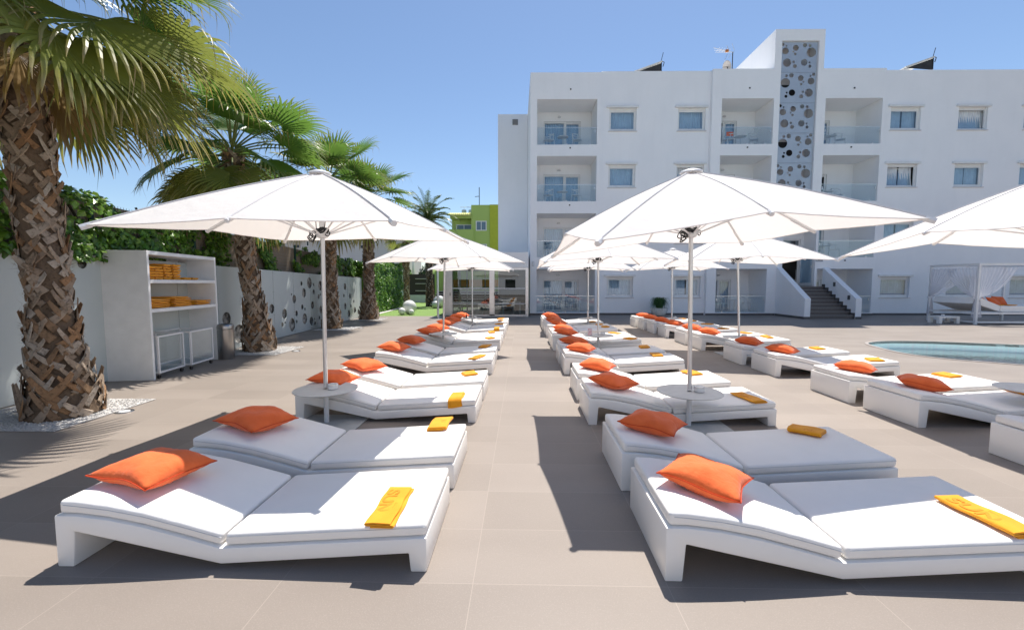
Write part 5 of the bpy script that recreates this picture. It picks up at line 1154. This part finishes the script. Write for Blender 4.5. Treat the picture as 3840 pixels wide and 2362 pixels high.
# ------------------------------------------------------------ palms
def fan_frond(b_, origin, az, el, plen, R_, rng, droop=.5, age=0, nseg=38):
    """a fan leaf: petiole then pleated blade whose segment tips split and hang"""
    d = V(cos(az)*cos(el), sin(az)*cos(el), sin(el)); side = V(-sin(az), cos(az), 0); pts = []
    p = V(*origin); N_ = 7; dd = d.copy()
    for i in range(N_+1):
        pts.append(p.copy()); p = p+dd*plen/N_; dd = (dd+V(0, 0, -droop*.16)).normalized()
    pc = (.16, .20, .05) if age < .6 else (.24, .15, .06)
    b_.tube(pts, [.024-.014*i/N_ for i in range(N_+1)], 5, col=pc, cap=False)
    hub = pts[-1]; fwd = dd; nrm = side.cross(fwd)*-1
    if nrm.z < 0: nrm = -nrm
    spread = radians(rng.uniform(112, 138)); roll = rng.uniform(-.35, .35)
    side = (side*cos(roll)+nrm*sin(roll)).normalized(); nrm = fwd.cross(side)*-1
    if nrm.z < 0: nrm = -nrm
    g0 = rng.uniform(.75, 1.2)
    for k in range(nseg):
        a = -spread+2*spread*k/(nseg-1); rl = R_*(1-.28*(abs(a)/spread)**2)*rng.uniform(.93, 1.05)
        dr = fwd*cos(a)+side*sin(a); perp = (side*cos(a)-fwd*sin(a)); cup = .22*abs(sin(a))
        dr = (dr+nrm*cup*.6).normalized(); q = hub.copy(); cur = dr.copy(); split = .46; rows = []; cl = []
        hang = droop*rng.uniform(.7, 1.5)*(1.0+.6*age); M_ = 10
        if rng.random() < .16: hang *= 2.3
        for i in range(M_+1):
            s_ = i/M_; r_ = rl*s_
            wd = r_*(2*spread/(nseg-1))*.56 if s_ < split else rl*split*(2*spread/(nseg-1))*.56*(1-(s_-split)/(1-split))**.75+.0015
            fold = nrm*(.22*wd)
            rows.append([q-perp*wd-fold, q+fold, q+perp*wd-fold])
            tip = max(0, (s_-.62)/.38)
            base_c = V(.085, .185, .022)*g0 if age < .3 else (V(.17, .21, .03)*g0 if age < .75 else V(.33, .21, .09))
            tc_ = V(.42, .31, .07) if rng.random() < .5 else V(.46, .34, .19)
            c = base_c.lerp(tc_, min(1, tip**1.3*(.45+.75*age)+(.16*age)))
            if s_ < .4: c = c*1.0
            cl += [tuple(c)]*3
            st_ = rl/M_
            bend = hang*(max(0, s_-.40)**1.15)*1.15
            cur = (cur+V(0, 0, -bend)).normalized()
            if s_ > .6: cur = (cur+V(rng.gauss(0, .05), rng.gauss(0, .05), 0)).normalized()
            q = q+cur*st_
        b_.grid(rows, col=cl)
        if rng.random() < .5:
            i = rng.randint(6, 9); q = V(*rows[i][1]); ln = rl*rng.uniform(.18, .42); cc = rng.choice([(.42, .32, .17), (.30, .26, .08), (.36, .22, .10), (.16, .20, .04), (.45, .30, .05)]); rw = []
            dx = V(rng.gauss(0, .12), rng.gauss(0, .12), -1).normalized(); o2 = dr*.25
            for j in range(5):
                w2 = .0065*(1-j/4.4); rw.append([q-perp*w2, q+perp*w2]); q = q+((dx+o2*max(0, 1-j/2)).normalized())*ln/4
            b_.grid(rw, col=[cc]*10)
def trunk_pts(base, top, n_=14, bow=(0, 0)):
    b0, t0 = V(*base), V(*top); return [b0.lerp(t0, i/n_)+V(bow[0], bow[1], 0)*sin(pi*i/n_) for i in range(n_+1)]
def boots(b_, pts, rad, rng, dens=1.0, smooth_from=.8, L0=.29, W0=.052):
    total = sum((pts[i+1]-pts[i]).length for i in range(len(pts)-1)); Hh = total
    def at(t):
        i = min(int(t*(len(pts)-1)), len(pts)-2); f = t*(len(pts)-1)-i; return pts[i].lerp(pts[i+1], f), rad[i]+(rad[i+1]-rad[i])*f
    rows = int(Hh/.092*dens); 
    for r_ in range(rows):
        t = (r_+.3)/rows; c, R_ = at(min(t, .995)); nper = max(6, int(2*pi*R_/.155)); L1 = L0*(1 if t < smooth_from else .7)*(1.25 if t < .12 else 1)
        for k in range(nper):
            th_ = 2*pi*(k+.5*(r_ % 2))/nper+rng.uniform(-.12, .12)+r_*.12; lean = (1 if (r_+k) % 2 else -1)*rng.uniform(.55, 1.05)
            out = V(cos(th_), sin(th_), 0); tan = V(-sin(th_), cos(th_), 0); up = (V(0, 0, 1)*cos(lean)+tan*sin(lean)).normalized(); w0 = W0*rng.uniform(.7, 1.15)
            P0 = c+out*(R_-.015)+V(0, 0, rng.uniform(-.03, .03)); LL = L1*rng.uniform(.65, 1.35); sw = up.cross(out).normalized(); vs = []; cl = []
            tone = rng.choice([(.30, .22, .155), (.38, .29, .21), (.27, .17, .10), (.42, .34, .265), (.33, .19, .10), (.34, .26, .19), (.44, .37, .30)]); lift = rng.uniform(.008, .05)
            for i in range(5):
                s_ = i/4; q = P0+up*LL*s_+out*(.012+lift*s_**1.8); q += out*(-.0); ww = w0*(1-.55*s_); tk = .014*(1-.5*s_)
                # follow the trunk's curve sideways
                off = q-c; rr_ = Vector((off.x, off.y)).length; 
                need = R_+.008+lift*s_**1.8
                if rr_ > 1e-4: q = V(c.x+off.x/rr_*need, c.y+off.y/rr_*need, q.z)
                vs += [q-sw*ww, q+sw*ww, q+sw*ww*.8+out*tk, q-sw*ww*.8+out*tk]; kx = 1.1-.35*s_ if rng.random() < .5 else .8+.3*s_
                cl += [tuple(x*kx for x in tone)]*4
            fs = [(4*i+j, 4*i+(j+1) % 4, 4*i+4+(j+1) % 4, 4*i+4+j) for i in range(4) for j in range(4)]+[(16, 17, 18, 19), (3, 2, 1, 0)]
            b_.add(vs, fs, cl)
def fan_palm(base, top, r0, r1, label, seed, nf=30, pl=(.7, 1.1), R_=(.75, 1.0), bow=(0, 0), dead=8, dens=1., nseg=34, azlist=None, elr=122):
    rng = random.Random(seed); t_ = thing('fan_palm', (base[0], base[1], 0), 0, label, 'palm tree', 'palms along the bubble wall')
    bx, by = base[0], base[1]; base = (0, 0, 0); top = (top[0]-bx, top[1]-by, top[2])
    pts = trunk_pts(base, top, 14, bow); rad = []
    for i in range(15):
        s_ = i/14; rad.append(r1+(r0-r1)*max(0, 1-s_/.28)**1.6+(.02*sin(s_*40)))
    b_ = MB(); b_.tube(pts, rad, 18, col=(.15, .105, .07)); boots(b_, pts, rad, rng, dens); fb = b_
    for k in range(1500):
        s_ = rng.random(); i = min(int(s_*14), 13); c = pts[i].lerp(pts[i+1], s_*14-i); R0_ = rad[i]; th_ = rng.uniform(0, 2*pi); o_ = V(cos(th_), sin(th_), 0); q = c+o_*R0_; tan = V(-sin(th_), cos(th_), 0)
        q = q+o_*.02; e = q+o_*rng.uniform(.01, .05)+V(0, 0, rng.uniform(-.1, .1))+tan*rng.uniform(-.13, .13); w_ = V(0, 0, .0018); fb.add([q-w_, q+w_, e], [(0, 1, 2)], (.16, .11, .07))
    b_.build('trunk', M['bark'], t_, fix=False)
    tp = pts[-1]; cr = MB()
    for k in range(nf):
        f = k/nf; az = k*2.39996+rng.uniform(-.2, .2); el = radians(80-elr*f**.8+rng.uniform(-8, 8)); age = max(0, f-.25)*rng.uniform(.7, 1.2)
        if azlist and k in azlist: az, el = azlist[k]
        fan_frond(cr, tp+V(cos(az)*.06, sin(az)*.06, .25-.5*f), az, el, rng.uniform(*pl)*(1 if f > .15 else .7), rng.uniform(*R_)*(1 if f > .1 else .75), rng, droop=.28+.42*f, age=min(age, .69), nseg=nseg)
    cr.build('crown', M['leaf'], t_, fix=False)
    if dead:
        dd = MB()
        for k in range(dead):
            az = k*2.39996+1+rng.uniform(-.3, .3); fan_frond(dd, tp+V(cos(az)*.1, sin(az)*.1, -.3), az, radians(rng.uniform(-50, -25)), rng.uniform(.35, .6), rng.uniform(.6, .8), rng, droop=.9, age=1, nseg=24)
        dd.build('dead_fronds', M['leaf'], t_, fix=False)
    return t_
fan_palm((-5.58, 5.05, 0), (-5.98, 5.15, 4.8), .355, .19, 'nearest fan palm with a thick shaggy trunk at the left edge', 1, 48, (1.0, 1.65), (1.0, 1.3), dead=4, nseg=40, elr=98)
fan_palm((-6.23, 10.05, 0), (-6.72, 10.1, 4.55), .34, .18, 'second fan palm rising beside the towel cabinet and steel bin', 2, 46, (.9, 1.35), (.95, 1.25), dead=10, dens=1)
fan_palm((-6.72, 15.05, 0), (-6.7, 15.1, 5.0), .33, .175, 'third fan palm against the bubble wall', 3, 42, (.9, 1.35), (1.0, 1.3), dead=10, dens=.9, nseg=30)
fan_palm((-6.80, 18.98, 0), (-6.72, 19.0, 5.1), .42, .21, 'fourth fan palm at the near corner of the lawn', 4, 38, (.9, 1.35), (1.0, 1.25), dead=10, dens=.8, nseg=26)
fan_palm((-9.5, 35.0, 0), (-9.4, 35.0, 4.9), .3, .27, 'fifth slim dark palm at the back of the lawn with hanging brown fronds', 5, 16, (.7, 1.1), (.9, 1.1), dead=16, dens=.5, nseg=20)
def date_palm(base, h_, label, seed):
    rng = random.Random(seed); t_ = thing('date_palm', base, 0, label, 'palm tree'); pts = [V(0, 0, 0), V(.05, 0, h_*.5), V(-.05, 0, h_)]; b_ = MB(); P_ = trunk_pts((0, 0, 0), (-.1, 0, h_), 14); rad = [.30-.08*min(i/4, 1) for i in range(15)]; b_.tube(P_, rad, 12, col=(.09, .065, .045)); boots(b_, P_, rad, rng, .7, 1, .12, .05); b_.build('trunk', M['bark'], t_, fix=False)
    cr = MB(); tp = V(-.1, 0, h_)
    for k in range(44):
        f = k/44; az = k*2.39996+rng.uniform(-.2, .2); el = radians(84-95*f**.9+rng.uniform(-5, 5)); L_ = rng.uniform(2.0, 2.7); p = tp.copy(); d = V(cos(az)*cos(el), sin(az)*cos(el), sin(el)); NN = 20; prev = p.copy(); sp = []
        for i in range(NN+1):
            sp.append((p.copy(), d.copy())); p = p+d*L_/NN; d = (d+V(0, 0, -.055-.05*(i/NN))).normalized()
        cr.tube([q for q, _ in sp], [.022*(1-.85*i/NN) for i in range(NN+1)], 4, col=(.20, .19, .06), cap=False)
        for i in range(2, NN*2):
            s_ = i/(NN*2); j = min(int(s_*NN), NN-1); q = sp[j][0].lerp(sp[j+1][0], s_*NN-j); dd = sp[j][1]; sd_ = dd.cross(V(0, 0, 1)); sd_ = sd_.normalized() if sd_.length > .01 else V(1, 0, 0); up = sd_.cross(dd)
            ll = .46*(sin(pi*min(1, s_*1.02+.06))**.5)*rng.uniform(.8, 1.1)
            for sgn in (-1, 1):
                e = (dd*.75+sd_*sgn*.75+up*rng.uniform(.15, .4)).normalized(); t1 = q+e*ll*.55; t2 = q+e*ll+V(0, 0, -.09); w_ = dd*.013
                c = V(.06, .10, .02)*rng.uniform(.7, 1.4) if f < .8 else V(.13, .12, .04)
                cr.add([q-w_, q+w_, t1+w_*1.1, t2, t1-w_*1.1], [(0, 1, 2, 3, 4)], tuple(c))
    cr.build('crown', M['leaf'], t_, fix=False)
date_palm((-6.45, 30.1, 0), 5.9, 'tall feathery date palm beyond the lawn, left of the green building', 8)
